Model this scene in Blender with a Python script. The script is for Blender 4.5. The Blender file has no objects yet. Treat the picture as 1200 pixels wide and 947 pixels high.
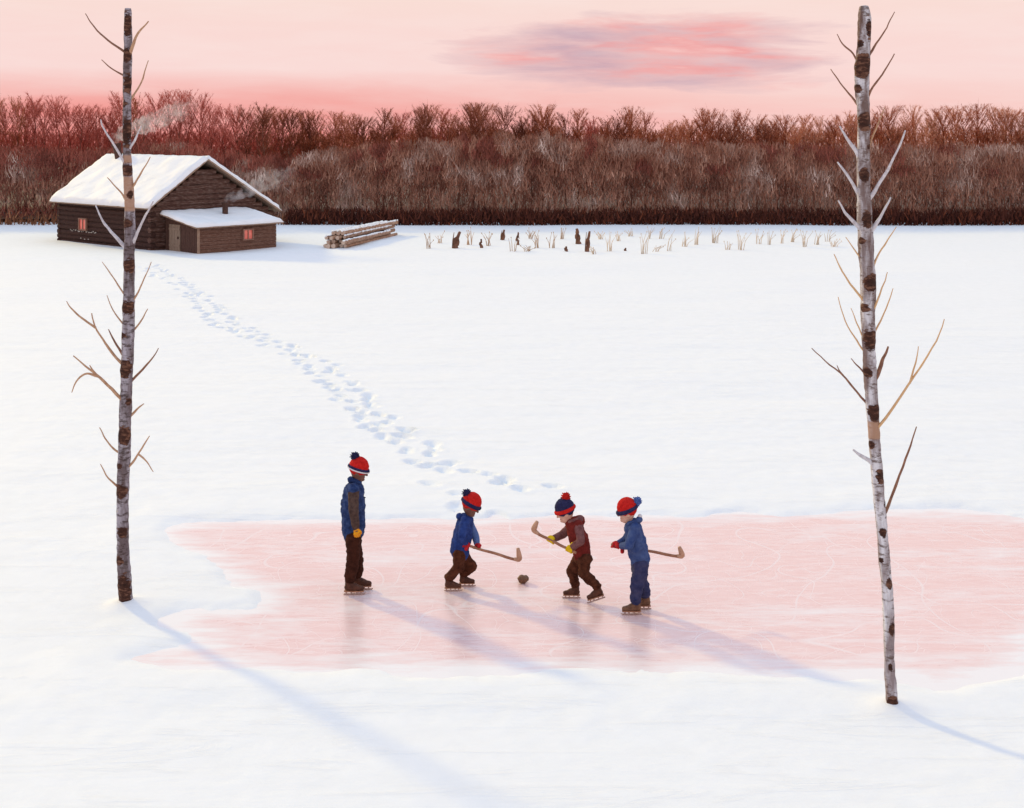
import bpy, bmesh, math, random
import numpy as np
from mathutils import Vector, Matrix, noise as mn

random.seed(7)
RNG = np.random.default_rng(11)
scene = bpy.context.scene
COL = scene.collection

# ------------------------------------------------------------------ layout
CAM_H = 6.2            # the viewpoint stands 6.2 m above the ice
F = 1600.0             # focal length in photo pixels (photo 1200 x 947)
HOR = 149.0            # photo row of the horizon


def W(px, py, d):
    """Point at depth d that the photo shows at (px, py)."""
    return Vector(((px - 600.0) / F * d, d, CAM_H - (py - HOR) / F * d))


def G(px, py, z=0.0):
    """Ground point that the photo shows at (px, py)."""
    d = F * (CAM_H - z) / (py - HOR)
    return Vector(((px - 600.0) / F * d, d, z))


# ------------------------------------------------------------------ tagging
def tag(o, label=None, cat=None, group=None, kind=None):
    if label: o['label'] = label
    if cat: o['category'] = cat
    if group: o['group'] = group
    if kind: o['kind'] = kind
    return o


def empty(name, loc=(0, 0, 0), **kw):
    o = bpy.data.objects.new(name, None)
    o.empty_display_size = 0.2
    o.location = loc
    COL.objects.link(o)
    tag(o, **kw)
    return o


def link(name, me, mat=None, parent=None, loc=None):
    o = bpy.data.objects.new(name, me)
    COL.objects.link(o)
    if mat is not None:
        if isinstance(mat, (list, tuple)):
            for m in mat: me.materials.append(m)
        elif not me.materials:
            me.materials.append(mat)
    if parent is not None: o.parent = parent
    if loc is not None: o.location = loc
    return o


class MB:
    """Collects polygons; build() links them as one mesh object."""
    def __init__(self):
        self.v, self.f, self.m = [], [], []

    def poly(self, pts, mi=0):
        b = len(self.v)
        self.v += [tuple(p) for p in pts]
        self.f.append(tuple(range(b, b + len(pts))))
        self.m.append(mi)

    def box(self, c, ax, ay, az, mi=0):
        """box round centre c with half-axis vectors"""
        c, ax, ay, az = Vector(c), Vector(ax), Vector(ay), Vector(az)
        b = len(self.v)
        for sx in (-1, 1):
            for sy in (-1, 1):
                for sz in (-1, 1):
                    self.v.append(tuple(c + ax * sx + ay * sy + az * sz))
        for q in ((0, 1, 3, 2), (4, 6, 7, 5), (0, 4, 5, 1), (2, 3, 7, 6), (0, 2, 6, 4), (1, 5, 7, 3)):
            self.f.append(tuple(b + i for i in q)); self.m.append(mi)

    def tube(self, pts, rad, n=10, mi=0, caps=True, jit=0.0):
        pts = [Vector(p) for p in pts]
        if not isinstance(rad, (list, tuple)): rad = [rad] * len(pts)
        b = len(self.v)
        t0 = (pts[1] - pts[0]).normalized()
        ref = Vector((0, 1, 0)) if abs(t0.y) < 0.9 else Vector((1, 0, 0))
        for i, p in enumerate(pts):
            t = (pts[min(i + 1, len(pts) - 1)] - pts[max(i - 1, 0)]).normalized()
            a = t.cross(ref).normalized()
            c = t.cross(a).normalized()
            for k in range(n):
                an = 2 * math.pi * k / n
                r = rad[i] * (1 + (jit * mn.noise(Vector((p.x * 9 + math.cos(an) * 1.3, p.y * 9 + math.sin(an) * 1.3, p.z * 9))) if jit else 0))
                self.v.append(tuple(p + (a * math.cos(an) + c * math.sin(an)) * r))
        for i in range(len(pts) - 1):
            for k in range(n):
                k2 = (k + 1) % n
                self.f.append((b + i * n + k, b + i * n + k2, b + (i + 1) * n + k2, b + (i + 1) * n + k)); self.m.append(mi)
        if caps:
            self.f.append(tuple(b + k for k in range(n - 1, -1, -1))); self.m.append(mi)
            e = b + (len(pts) - 1) * n
            self.f.append(tuple(e + k for k in range(n))); self.m.append(mi)

    def ell(self, c, r, n=14, mi=0, R=None):
        """ellipsoid"""
        c = Vector(c); b = len(self.v); m = n // 2
        for i in range(m + 1):
            th = math.pi * i / m
            for k in range(n):
                ph = 2 * math.pi * k / n
                q = Vector((r[0] * math.sin(th) * math.cos(ph), r[1] * math.sin(th) * math.sin(ph), r[2] * math.cos(th)))
                if R is not None: q = R @ q
                self.v.append(tuple(c + q))
        for i in range(m):
            for k in range(n):
                k2 = (k + 1) % n
                self.f.append((b + i * n + k, b + (i + 1) * n + k, b + (i + 1) * n + k2, b + i * n + k2)); self.m.append(mi)

    def cap(self, p0, r0, p1, r1, n=12):
        """tapered capsule"""
        p0, p1 = Vector(p0), Vector(p1)
        t = (p1 - p0).normalized() if (p1 - p0).length > 1e-6 else Vector((0, 0, 1))
        pts, rad = [], []
        for a in (-90, -60, -30, 0):
            pts.append(p0 + t * r0 * math.sin(math.radians(a)) * 0.999); rad.append(max(r0 * math.cos(math.radians(a)), 1e-4))
        for a in (0, 30, 60, 90):
            pts.append(p1 + t * r1 * math.sin(math.radians(a)) * 0.999); rad.append(max(r1 * math.cos(math.radians(a)), 1e-4))
        self.tube(pts, rad, n)

    def mesh(self, name, smooth=False):
        me = bpy.data.meshes.new(name)
        me.from_pydata(self.v, [], self.f)
        me.polygons.foreach_set('material_index', np.array(self.m, dtype=np.int32))
        if smooth: me.polygons.foreach_set('use_smooth', np.ones(len(self.f), dtype=bool))
        me.update()
        return me

    def build(self, name, mat=None, parent=None, smooth=False, loc=None, bevel=0):
        me = self.mesh(name, smooth)
        o = link(name, me, mat, parent, loc)
        if bevel:
            bv = o.modifiers.new('bevel', 'BEVEL'); bv.width = bevel; bv.segments = 2; bv.limit_method = 'ANGLE'
        return o

    def blob(self, name, mat, parent, voxel=0.012, smooth=4, wrinkle=0.0, wscale=14.0, loc=None, seed=0.0):
        """fuse the collected solids into one continuous surface"""
        me = self.mesh(name + '_raw')
        bm = bmesh.new(); bm.from_mesh(me)
        bmesh.ops.remove_doubles(bm, verts=bm.verts, dist=1e-5)
        bmesh.ops.recalc_face_normals(bm, faces=bm.faces)
        bm.to_mesh(me); bm.free()
        tmp = bpy.data.objects.new('tmp', me); COL.objects.link(tmp)
        r = tmp.modifiers.new('r', 'REMESH'); r.mode = 'VOXEL'; r.voxel_size = voxel
        s = tmp.modifiers.new('s', 'SMOOTH'); s.factor = 0.5; s.iterations = smooth
        dg = bpy.context.evaluated_depsgraph_get(); dg.update()
        out = bpy.data.meshes.new_from_object(tmp.evaluated_get(dg), depsgraph=dg)
        bpy.data.objects.remove(tmp); bpy.data.meshes.remove(me)
        out.name = name
        out.materials.clear()
        if wrinkle:
            for v in out.vertices:
                p = v.co * wscale + Vector((seed, seed * 1.7, 0))
                q = Vector((p.x * 0.6, p.y * 0.6, p.z * 1.3))
                h = mn.noise(q) * 0.65 + abs(mn.noise(q * 2.1)) * 0.45 - 0.15
                v.co += v.normal * h * wrinkle
        out.polygons.foreach_set('use_smooth', np.ones(len(out.polygons), dtype=bool))
        out.update()
        return link(name, out, mat, parent, loc)


# ------------------------------------------------------------------ materials
class NT:
    def __init__(self, mat):
        self.t = mat.node_tree
        self.n = self.t.nodes

    def new(self, typ, **kw):
        n = self.n.new(typ)
        for k, v in kw.items():
            if k.startswith('i_'): n.inputs[k[2:].replace('_', ' ')].default_value = v
            else: setattr(n, k, v)
        return n

    def lk(self, a, b): self.t.links.new(a, b)

    def ramp(self, src, stops, interp='LINEAR'):
        r = self.n.new('ShaderNodeValToRGB'); r.color_ramp.interpolation = interp
        e = r.color_ramp.elements
        while len(e) < len(stops): e.new(0.5)
        for el, (p, c) in zip(e, stops):
            el.position = p
            el.color = (c, c, c, 1) if not isinstance(c, (tuple, list)) else (*c, 1)
        self.lk(src, r.inputs[0])
        return r.outputs[0]

    def math(self, op, a, b=None, clamp=False):
        m = self.n.new('ShaderNodeMath'); m.operation = op; m.use_clamp = clamp
        for i, x in enumerate((a, b)):
            if x is None: continue
            if isinstance(x, (int, float)): m.inputs[i].default_value = x
            else: self.lk(x, m.inputs[i])
        return m.outputs[0]

    def mix(self, fac, a, b, blend='MIX'):
        m = self.n.new('ShaderNodeMix'); m.data_type = 'RGBA'; m.blend_type = blend
        for i, x in ((0, fac), (6, a), (7, b)):
            if isinstance(x, (int, float)): m.inputs[i].default_value = x
            elif isinstance(x, (tuple, list)): m.inputs[i].default_value = (*x, 1)
            else: self.lk(x, m.inputs[i])
        return m.outputs[2]


def new_mat(name):
    m = bpy.data.materials.new(name); m.use_nodes = True
    nt = NT(m)
    b = nt.n['Principled BSDF']
    return m, nt, b


def mottled(name, c1, c2, scale=6.0, rough=0.8, bump=0.0, bscale=60.0, stretch=(1, 1, 1), c3=None, obj_var=0.0, detail=6, spec=0.3):
    """two or three colours broken up by noise, fine bump"""
    m, nt, b = new_mat(name)
    tc = nt.new('ShaderNodeTexCoord')
    mp = nt.new('ShaderNodeMapping'); mp.inputs['Scale'].default_value = stretch
    nt.lk(tc.outputs['Object'], mp.inputs[0])
    no = nt.new('ShaderNodeTexNoise', i_Scale=scale, i_Detail=detail, i_Roughness=0.65)
    nt.lk(mp.outputs[0], no.inputs['Vector'])
    stops = [(0.32, c1), (0.68, c2)] if c3 is None else [(0.28, c1), (0.5, c2), (0.72, c3)]
    col = nt.ramp(no.outputs['Fac'], stops)
    if obj_var:
        oi = nt.new('ShaderNodeObjectInfo')
        v = nt.math('ADD', nt.math('MULTIPLY', oi.outputs['Random'], 2 * obj_var), 1 - obj_var)
        hs = nt.new('ShaderNodeHueSaturation')
        nt.lk(v, hs.inputs['Value']); nt.lk(col, hs.inputs['Color'])
        col = hs.outputs[0]
    nt.lk(col, b.inputs['Base Color'])
    b.inputs['Roughness'].default_value = rough
    b.inputs['Specular IOR Level'].default_value = spec
    if bump:
        n2 = nt.new('ShaderNodeTexNoise', i_Scale=bscale, i_Detail=5, i_Roughness=0.7)
        nt.lk(mp.outputs[0], n2.inputs['Vector'])
        bp = nt.new('ShaderNodeBump', i_Strength=bump, i_Distance=0.02)
        nt.lk(n2.outputs['Fac'], bp.inputs['Height'])
        nt.lk(bp.outputs[0], b.inputs['Normal'])
    return m


def tinted(name, stops, rough=0.9):
    """colour picked per face by the 'tint' attribute (each twig its own shade)"""
    m, nt, b = new_mat(name)
    at = nt.new('ShaderNodeAttribute', attribute_name='tint')
    nt.lk(nt.ramp(at.outputs['Fac'], stops), b.inputs['Base Color'])
    b.inputs['Roughness'].default_value = rough
    b.inputs['Specular IOR Level'].default_value = 0.15
    return m


def snow_mat(name, base=(0.87, 0.875, 0.885), b1=0.25, scale=3.0):
    m, nt, b = new_mat(name)
    tc = nt.new('ShaderNodeTexCoord')
    n1 = nt.new('ShaderNodeTexNoise', i_Scale=scale, i_Detail=8, i_Roughness=0.6)
    nt.lk(tc.outputs['Object'], n1.inputs['Vector'])
    n2 = nt.new('ShaderNodeTexNoise', i_Scale=70.0, i_Detail=3, i_Roughness=0.7)
    nt.lk(tc.outputs['Object'], n2.inputs['Vector'])
    mp = nt.new('ShaderNodeMapping'); mp.inputs['Scale'].default_value = (0.35, 2.2, 1)
    nt.lk(tc.outputs['Object'], mp.inputs[0])
    n3 = nt.new('ShaderNodeTexNoise', i_Scale=0.9, i_Detail=9, i_Roughness=0.66, i_Distortion=0.8); nt.lk(mp.outputs[0], n3.inputs['Vector'])
    crust = nt.ramp(n3.outputs['Fac'], [(0.40, 0.0), (0.56, 0.25), (0.62, 1.0)])
    h = nt.math('ADD', nt.math('ADD', n1.outputs['Fac'], nt.math('MULTIPLY', n2.outputs['Fac'], 0.14)), nt.math("MULTIPLY", crust, 0.9))
    bp = nt.new('ShaderNodeBump', i_Strength=b1, i_Distance=0.06)
    nt.lk(h, bp.inputs['Height']); nt.lk(bp.outputs[0], b.inputs['Normal'])
    c = nt.ramp(n1.outputs['Fac'], [(0.3, tuple(x * 0.965 for x in base)), (0.65, base)])
    nt.lk(c, b.inputs['Base Color'])
    b.inputs['Roughness'].default_value = 0.7
    b.inputs['Specular IOR Level'].default_value = 0.25
    return m


M = {}
M['snow'] = snow_mat('snow_field')
M['roof_snow'] = snow_mat('roof_snow', b1=0.4, scale=2.0)

# ice: pink sky reflection put into the pale base colour, with wind-swept snow dust and skate scratches
m, nt, b = new_mat('rink_ice')
tc = nt.new('ShaderNodeTexCoord')
mp = nt.new('ShaderNodeMapping'); mp.inputs['Scale'].default_value = (0.35, 1.6, 1)
nt.lk(tc.outputs['Object'], mp.inputs[0])
n1 = nt.new('ShaderNodeTexNoise', i_Scale=1.0, i_Detail=9, i_Roughness=0.68, i_Distortion=0.6)
nt.lk(mp.outputs[0], n1.inputs['Vector'])
n2 = nt.new('ShaderNodeTexNoise', i_Scale=7.0, i_Detail=6, i_Roughness=0.7)
nt.lk(mp.outputs[0], n2.inputs['Vector'])
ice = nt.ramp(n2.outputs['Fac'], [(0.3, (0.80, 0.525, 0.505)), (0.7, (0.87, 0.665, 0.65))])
dust = nt.ramp(nt.math('ADD', n1.outputs['Fac'], nt.math('MULTIPLY', nt.math('SUBTRACT', n2.outputs['Fac'], 0.5), 0.35)), [(0.48, 0.0), (0.76, 0.8)])
# scratches
wv = nt.new('ShaderNodeTexVoronoi', feature='DISTANCE_TO_EDGE', i_Scale=2.4, i_Randomness=1.0)
dm = nt.new('ShaderNodeTexNoise', i_Scale=0.8, i_Detail=2)
nt.lk(tc.outputs['Object'], dm.inputs['Vector'])
vadd = nt.new('ShaderNodeVectorMath', operation='ADD')
nt.lk(tc.outputs['Object'], vadd.inputs[0]); nt.lk(dm.outputs['Color'], vadd.inputs[1])
nt.lk(vadd.outputs[0], wv.inputs['Vector'])
scr = nt.math('MULTIPLY', nt.ramp(wv.outputs['Distance'], [(0.0, 1.0), (0.012, 0.0)]), 0.35)
ra = nt.new('ShaderNodeAttribute', attribute_name='rim')
n3 = nt.new('ShaderNodeTexNoise', i_Scale=2.2, i_Detail=6, i_Roughness=0.65); nt.lk(mp.outputs[0], n3.inputs['Vector'])
rim_dust = nt.ramp(nt.math('ADD', nt.math('ADD', nt.math('MULTIPLY', ra.outputs['Fac'], 1.0), 0.75), nt.math('MULTIPLY', nt.math('SUBTRACT', n3.outputs['Fac'], 0.5), 1.9)), [(0.25, 0.0), (0.85, 0.95)])
# curved skate cuts
for sc_, sd_, wd_ in ((0.55, 3.0, 0.0035), (0.8, 11.0, 0.004), (0.4, 23.0, 0.0028)):
    cn_ = nt.new('ShaderNodeTexNoise', i_Scale=sc_, i_Detail=1.0, i_Roughness=0.3); cn_.noise_dimensions = '4D'; cn_.inputs['W'].default_value = sd_
    nt.lk(tc.outputs['Object'], cn_.inputs['Vector'])
    cut = nt.math('MULTIPLY', nt.ramp(nt.math('ABSOLUTE', nt.math('SUBTRACT', cn_.outputs['Fac'], 0.5)), [(0.0, 1.0), (wd_, 0.0)]), 0.55)
    scr = nt.math('MAXIMUM', scr, cut)
dd = nt.math('MAXIMUM', nt.math('MAXIMUM', dust, rim_dust), scr)
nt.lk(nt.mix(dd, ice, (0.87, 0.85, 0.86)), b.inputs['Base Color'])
nt.lk(nt.math('ADD', nt.math('MULTIPLY', dd, 0.45), 0.22), b.inputs['Roughness'])
b.inputs['IOR'].default_value = 1.31
b.inputs['Specular IOR Level'].default_value = 0.7
b.inputs['Coat Weight'].default_value = 0.6; b.inputs['Coat Roughness'].default_value = 0.27; b.inputs['Coat IOR'].default_value = 1.4
bp = nt.new('ShaderNodeBump', i_Strength=0.12, i_Distance=0.02)
nt.lk(n2.outputs['Fac'], bp.inputs['Height']); nt.lk(bp.outputs[0], b.inputs['Normal'])
M['ice'] = m

# birch bark: grey white with dark flecks; the black scars come from the mesh attribute
def bark(name, light, grey, dark, bias):
    m, nt, b = new_mat(name)
    tc = nt.new('ShaderNodeTexCoord')
    mp = nt.new('ShaderNodeMapping'); mp.inputs['Scale'].default_value = (9, 9, 26)
    nt.lk(tc.outputs['Object'], mp.inputs[0])
    n1 = nt.new('ShaderNodeTexNoise', i_Scale=1.0, i_Detail=6, i_Roughness=0.7)
    nt.lk(mp.outputs[0], n1.inputs['Vector'])
    mp2 = nt.new('ShaderNodeMapping'); mp2.inputs['Scale'].default_value = (7, 7, 1.6)
    nt.lk(tc.outputs['Object'], mp2.inputs[0])
    n2 = nt.new('ShaderNodeTexNoise', i_Scale=1.0, i_Detail=4, i_Roughness=0.6)
    nt.lk(mp2.outputs[0], n2.inputs['Vector'])
    c = nt.ramp(n2.outputs['Fac'], [(0.42, grey), (0.64, light)])
    fl = nt.ramp(n1.outputs['Fac'], [(bias, 0.0), (bias + 0.1, 0.85)])
    c = nt.mix(fl, c, dark)
    at = nt.new('ShaderNodeAttribute', attribute_name='scar')
    at3 = nt.new('ShaderNodeAttribute', attribute_name='dim')
    c = nt.mix(nt.math('MULTIPLY', at3.outputs['Fac'], nt.ramp(nt.math('ADD', n2.outputs['Fac'], nt.math('MULTIPLY', nt.math('SUBTRACT', n1.outputs['Fac'], 0.5), 0.5)), [(0.46, 1.0), (0.60, 0.15)])), c, (0.13, 0.075, 0.06))
    sc = nt.ramp(nt.math('ADD', at.outputs['Fac'], nt.math('MULTIPLY', nt.math('SUBTRACT', n1.outputs['Fac'], 0.5), 2.4)), [(0.55, 0.0), (0.72, 1.0)])
    at2 = nt.new('ShaderNodeAttribute', attribute_name='tan')
    c = nt.mix(nt.math('MULTIPLY', at2.outputs['Fac'], 0.8), c, (0.42, 0.24, 0.15))
    c = nt.mix(sc, c, nt.ramp(n1.outputs['Fac'], [(0.36, (0.022, 0.008, 0.005)), (0.52, (0.058, 0.021, 0.013)), (0.62, (0.17, 0.08, 0.05))]))
    nt.lk(c, b.inputs['Base Color'])
    b.inputs['Roughness'].default_value = 0.75
    b.inputs['Specular IOR Level'].default_value = 0.2
    bp = nt.new('ShaderNodeBump', i_Strength=0.7, i_Distance=0.012)
    nt.lk(n1.outputs['Fac'], bp.inputs['Height']); nt.lk(bp.outputs[0], b.inputs['Normal'])
    return m


M['bark_grey'] = bark('birch_bark_grey', (0.42, 0.39, 0.44), (0.14, 0.105, 0.11), (0.055, 0.035, 0.030), 0.49)
M['bark_pale'] = bark('birch_bark_pale', (0.68, 0.67, 0.71), (0.27, 0.215, 0.22), (0.10, 0.06, 0.045), 0.52)
M['twig_tan'] = mottled('twig_tan', (0.36, 0.19, 0.11), (0.55, 0.35, 0.22), 20)
M['twig_brown'] = mottled('twig_brown', (0.16, 0.07, 0.045), (0.32, 0.16, 0.1), 20)
M['twig_pale'] = mottled('twig_pale', (0.42, 0.38, 0.40), (0.68, 0.66, 0.70), 20)
M['twig_gold'] = mottled('twig_gold', (0.55, 0.32, 0.15), (0.66, 0.44, 0.25), 20)

M['log_dark'] = mottled('log_dark', (0.022, 0.007, 0.005), (0.070, 0.028, 0.019), 5, 0.85, 0.6, 30, (1, 1, 4), obj_var=0.15)
M['log_gable'] = mottled('log_gable', (0.040, 0.013, 0.009), (0.095, 0.043, 0.030), 4, 0.85, 0.6, 30, (1, 1, 5), c3=(0.21, 0.145, 0.12))
M['shed_wood'] = mottled('shed_wood', (0.080, 0.030, 0.018), (0.145, 0.068, 0.044), 6, 0.85, 0.5, 30, (1, 1, 4), c3=(0.23, 0.145, 0.105))
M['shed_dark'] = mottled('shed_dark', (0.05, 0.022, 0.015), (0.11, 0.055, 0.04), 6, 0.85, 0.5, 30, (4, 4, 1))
M['door_tan'] = mottled('door_tan', (0.19, 0.13, 0.09), (0.30, 0.22, 0.165), 5, 0.8, 0.3, 30, (4, 4, 1))
M['fascia'] = mottled('fascia', (0.24, 0.14, 0.09), (0.36, 0.25, 0.18), 6, 0.8, 0.3, 30)
M['wall_scrawl'] = mottled('wall_scrawl', (0.34, 0.30, 0.27), (0.5, 0.46, 0.42), 20)
M['stovepipe'] = mottled('stovepipe', (0.035, 0.015, 0.01), (0.10, 0.045, 0.03), 8, 0.7, 0.3, 40)
M['frame'] = mottled('window_frame', (0.20, 0.10, 0.07), (0.30, 0.17, 0.12), 8)

m, nt, b = new_mat('lit_pane')
b.inputs['Base Color'].default_value = (0.30, 0.06, 0.05, 1)
b.inputs['Roughness'].default_value = 0.2
no = nt.new('ShaderNodeTexNoise', i_Scale=3.0, i_Detail=3)
tc = nt.new('ShaderNodeTexCoord'); nt.lk(tc.outputs['Object'], no.inputs['Vector'])
nt.lk(nt.ramp(no.outputs['Fac'], [(0.3, (0.42, 0.07, 0.05)), (0.7, (0.70, 0.19, 0.14))]), b.inputs['Emission Color'])
b.inputs['Emission Strength'].default_value = 0.62
M['pane'] = m

M['cut_log'] = mottled('cut_log', (0.16, 0.075, 0.042), (0.38, 0.22, 0.14), 5, 0.85, 0.7, 25, (3, 0.6, 3), c3=(0.55, 0.40, 0.30), obj_var=0.2)
M['log_end'] = mottled('log_end', (0.50, 0.36, 0.27), (0.66, 0.54, 0.44), 14, 0.85, 0.3, 40)
M['stalk_tan'] = mottled('stalk_tan', (0.42, 0.27, 0.17), (0.62, 0.47, 0.34), 6, obj_var=0.15)
M['stalk_pale'] = mottled('stalk_pale', (0.62, 0.50, 0.38), (0.74, 0.64, 0.52), 6, obj_var=0.1)
M['stump_brown'] = mottled('stump_brown', (0.06, 0.025, 0.016), (0.26, 0.12, 0.07), 7, 0.85, 0.8, 30, (1, 1, 0.4))

M['brush_dark'] = tinted('brush_dark', [(0.0, (0.034, 0.009, 0.007)), (0.6, (0.097, 0.028, 0.017)), (1.0, (0.214, 0.061, 0.028))])
M['brush_rust'] = tinted('brush_rust', [(0.0, (0.10, 0.040, 0.022)), (0.6, (0.24, 0.10, 0.05)), (1.0, (0.40, 0.19, 0.10))])
M['wood_brown'] = tinted('wood_brown', [(0.0, (0.153, 0.059, 0.040)), (0.45, (0.337, 0.154, 0.102)), (0.8, (0.501, 0.267, 0.186)), (1.0, (0.740, 0.455, 0.334))])
M['wood_grey'] = tinted('wood_grey', [(0.0, (0.158, 0.072, 0.052)), (0.5, (0.315, 0.179, 0.132)), (0.85, (0.457, 0.293, 0.233)), (1.0, (0.724, 0.558, 0.478))])
M['wood_red'] = tinted('wood_red', [(0.0, (0.15, 0.047, 0.034)), (0.5, (0.32, 0.098, 0.068)), (1.0, (0.50, 0.18, 0.13))])
M['crown_rust'] = tinted('crown_rust', [(0.0, (0.22, 0.066, 0.034)), (0.5, (0.46, 0.145, 0.072)), (1.0, (0.64, 0.27, 0.15))])
M['crown_red'] = tinted('crown_red', [(0.0, (0.28, 0.066, 0.048)), (0.5, (0.56, 0.145, 0.105)), (1.0, (0.72, 0.27, 0.21))])
M['crown_brown'] = tinted('crown_brown', [(0.0, (0.14, 0.043, 0.026)), (0.5, (0.29, 0.092, 0.052)), (1.0, (0.44, 0.17, 0.10))])
M['crown_orange'] = tinted('crown_orange', [(0.0, (0.34, 0.115, 0.06)), (0.5, (0.62, 0.25, 0.14)), (1.0, (0.76, 0.42, 0.27))])
M['tree_trunk'] = mottled('tree_trunk', (0.14, 0.055, 0.034), (0.27, 0.12, 0.08), 4)

# ------------------------------------------------------------------ ground
ice_px = [(206, 618), (250, 613), (330, 611), (430, 609), (560, 607), (700, 604), (830, 606), (960, 603), (1090, 601), (1180, 605),
          (1250, 614), (1290, 650), (1280, 700), (1215, 745), (1190, 772), (1140, 784), (1090, 794), (1050, 784), (980, 786), (880, 783), (760, 786),
          (640, 781), (520, 785), (430, 780), (330, 783), (250, 777), (196, 776), (158, 771), (196, 764), (240, 757), (232, 742), (212, 730),
          (232, 720), (275, 718), (322, 708), (320, 694), (288, 686), (268, 668), (232, 648), (202, 634)]
ice_xy = np.array([G(x, y)[:2] for x, y in ice_px])


def signed_dist(X, Y, P):
    """distance to polygon P, negative inside"""
    d = np.full(X.shape, 1e9); inside = np.zeros(X.shape, bool)
    n = len(P)
    for i in range(n):
        a, c = P[i], P[(i + 1) % n]
        ex, ey = c - a
        t = np.clip(((X - a[0]) * ex + (Y - a[1]) * ey) / (ex * ex + ey * ey), 0, 1)
        d = np.minimum(d, np.hypot(X - a[0] - t * ex, Y - a[1] - t * ey))
        cond = (a[1] > Y) != (c[1] > Y)
        with np.errstate(divide='ignore', invalid='ignore'):
            xi = a[0] + (Y - a[1]) * ex / (ey if abs(ey) > 1e-9 else 1e-9)
        inside ^= cond & (X < xi)
    return np.where(inside, -d, d)


def value_noise(X, Y, s, seed):
    r = np.random.default_rng(seed)
    T = r.random((256, 256))
    x, y = X * s, Y * s
    xi, yi = np.floor(x).astype(int), np.floor(y).astype(int)
    fx, fy = x - xi, y - yi
    fx, fy = fx * fx * (3 - 2 * fx), fy * fy * (3 - 2 * fy)
    g = lambda a, c: T[a & 255, c & 255]
    return (g(xi, yi) * (1 - fx) + g(xi + 1, yi) * fx) * (1 - fy) + (g(xi, yi + 1) * (1 - fx) + g(xi + 1, yi + 1) * fx) * fy - 0.5


def axis(lo, hi, step, far_lo, far_hi):
    a = list(np.arange(lo, hi, step))
    s, x = step, a[-1]
    while x < far_hi:
        s = min(s * 1.12, 12); x += s; a.append(x)
    s, x = step, a[0]
    pre = []
    while x > far_lo:
        s = min(s * 1.12, 12); x -= s; pre.append(x)
    return np.array(pre[::-1] + a)


BIRCH_L = G(148, 712); BIRCH_R = G(1047, 836)
xs = axis(-17.5, 9.0, 0.075, -320, 320)
ys = axis(10.5, 62.0, 0.075, -120, 420)
X, Y = np.meshgrid(xs, ys)
sd = signed_dist(X, Y, ice_xy)
ragged = sd + 0.45 * value_noise(X, Y, 1.1, 1) + 0.22 * value_noise(X, Y, 3.3, 2) + 0.10 * value_noise(X, Y, 8.0, 12)
bank = np.clip((ragged + 0.12) / 0.55, 0, 1); bank = bank * bank * (3 - 2 * bank)
Z = -0.04 + 0.075 * bank
out = np.clip((sd - 0.1) / 1.2, 0, 1)
# soft drifts, long in the direction of the wind
Z += out * (0.09 * value_noise(X * 0.4, Y, 0.35, 3) + 0.035 * value_noise(X * 0.4, Y, 0.9, 4) + 0.016 * value_noise(X * 0.45, Y, 2.2, 5) + 0.010 * value_noise(X, Y, 6.0, 6))
# low ridge of shovelled snow along the near and the far side
Z += 0.025 * np.exp(-((sd - 0.75) / 0.42) ** 2) * (0.8 + value_noise(X, Y, 1.6, 8))
for bpt in (BIRCH_L, BIRCH_R):
    Z += 0.09 * np.exp(-((X - bpt.x) ** 2 + (Y - bpt.y) ** 2) / 0.24 ** 2)
# trampled path of footprints from the cabin to the rink
path_px = [(175, 312), (205, 330), (235, 350), (258, 376), (300, 396), (345, 410), (384, 440), (410, 466), (440, 492), (470, 516), (505, 540), (545, 562), (585, 584), (615, 596)]
path = [G(*p) for p in path_px]
seg = [(path[i + 1] - path[i]).length for i in range(len(path) - 1)]
tot = sum(seg); s = 0.0; k = 0
rp = random.Random(5)


def along(s):
    for i, L in enumerate(seg):
        if s <= L: return path[i].lerp(path[i + 1], s / L), (path[i + 1] - path[i]).normalized()
        s -= L
    return path[-1], (path[-1] - path[-2]).normalized()


while s < tot:
    p, t = along(s)
    nrm = Vector((-t.y, t.x, 0))
    for side in (-1, 1):
        if rp.random() < 0.10 + 0.25 * (mn.noise(Vector((s * .5, 3, 0))) > .15): continue
        wide = 0.27 + 0.22 * rp.random()
        if s > tot - 2.6: wide *= 2.0
        c = p + nrm * side * wide * rp.uniform(0.25, 1.15) + t * rp.uniform(-0.3, 0.3)
        a, bb, dep = rp.uniform(0.15, 0.24), rp.uniform(0.085, 0.125), rp.uniform(0.05, 0.115)
        ang = math.atan2(t.y, t.x) + rp.uniform(-0.5, 0.5)
        ix = np.where(np.abs(xs - c.x) < 0.9)[0]; iy = np.where(np.abs(ys - c.y) < 0.9)[0]
        if len(ix) == 0 or len(iy) == 0: continue
        sl = np.s_[iy[0]:iy[-1] + 1, ix[0]:ix[-1] + 1]
        dx, dy = X[sl] - c.x, Y[sl] - c.y
        u = (dx * math.cos(ang) + dy * math.sin(ang)) / a
        v = (-dx * math.sin(ang) + dy * math.cos(ang)) / bb
        r = np.sqrt(u * u + v * v)
        Z[sl] += -dep * (lambda q: q * q * (3 - 2 * q))(np.clip((1.35 - r) / 0.8, 0, 1)) + 0.016 * np.exp(-((r - 1.5) / 0.3) ** 2)
    s += rp.uniform(0.30, 0.46)


Z = np.where(Y < 23, np.maximum(Z, 0.025 * np.clip((sd - 0.35) / 0.4, 0, 1) + np.where(sd > 0.4, 0.004, -1)), Z)


def ground_z(x, y):
    i = int(np.clip(np.searchsorted(ys, y), 1, len(ys) - 1)); j = int(np.clip(np.searchsorted(xs, x), 1, len(xs) - 1))
    return float(min(Z[i, j], Z[i - 1, j], Z[i, j - 1], Z[i - 1, j - 1]))


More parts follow.
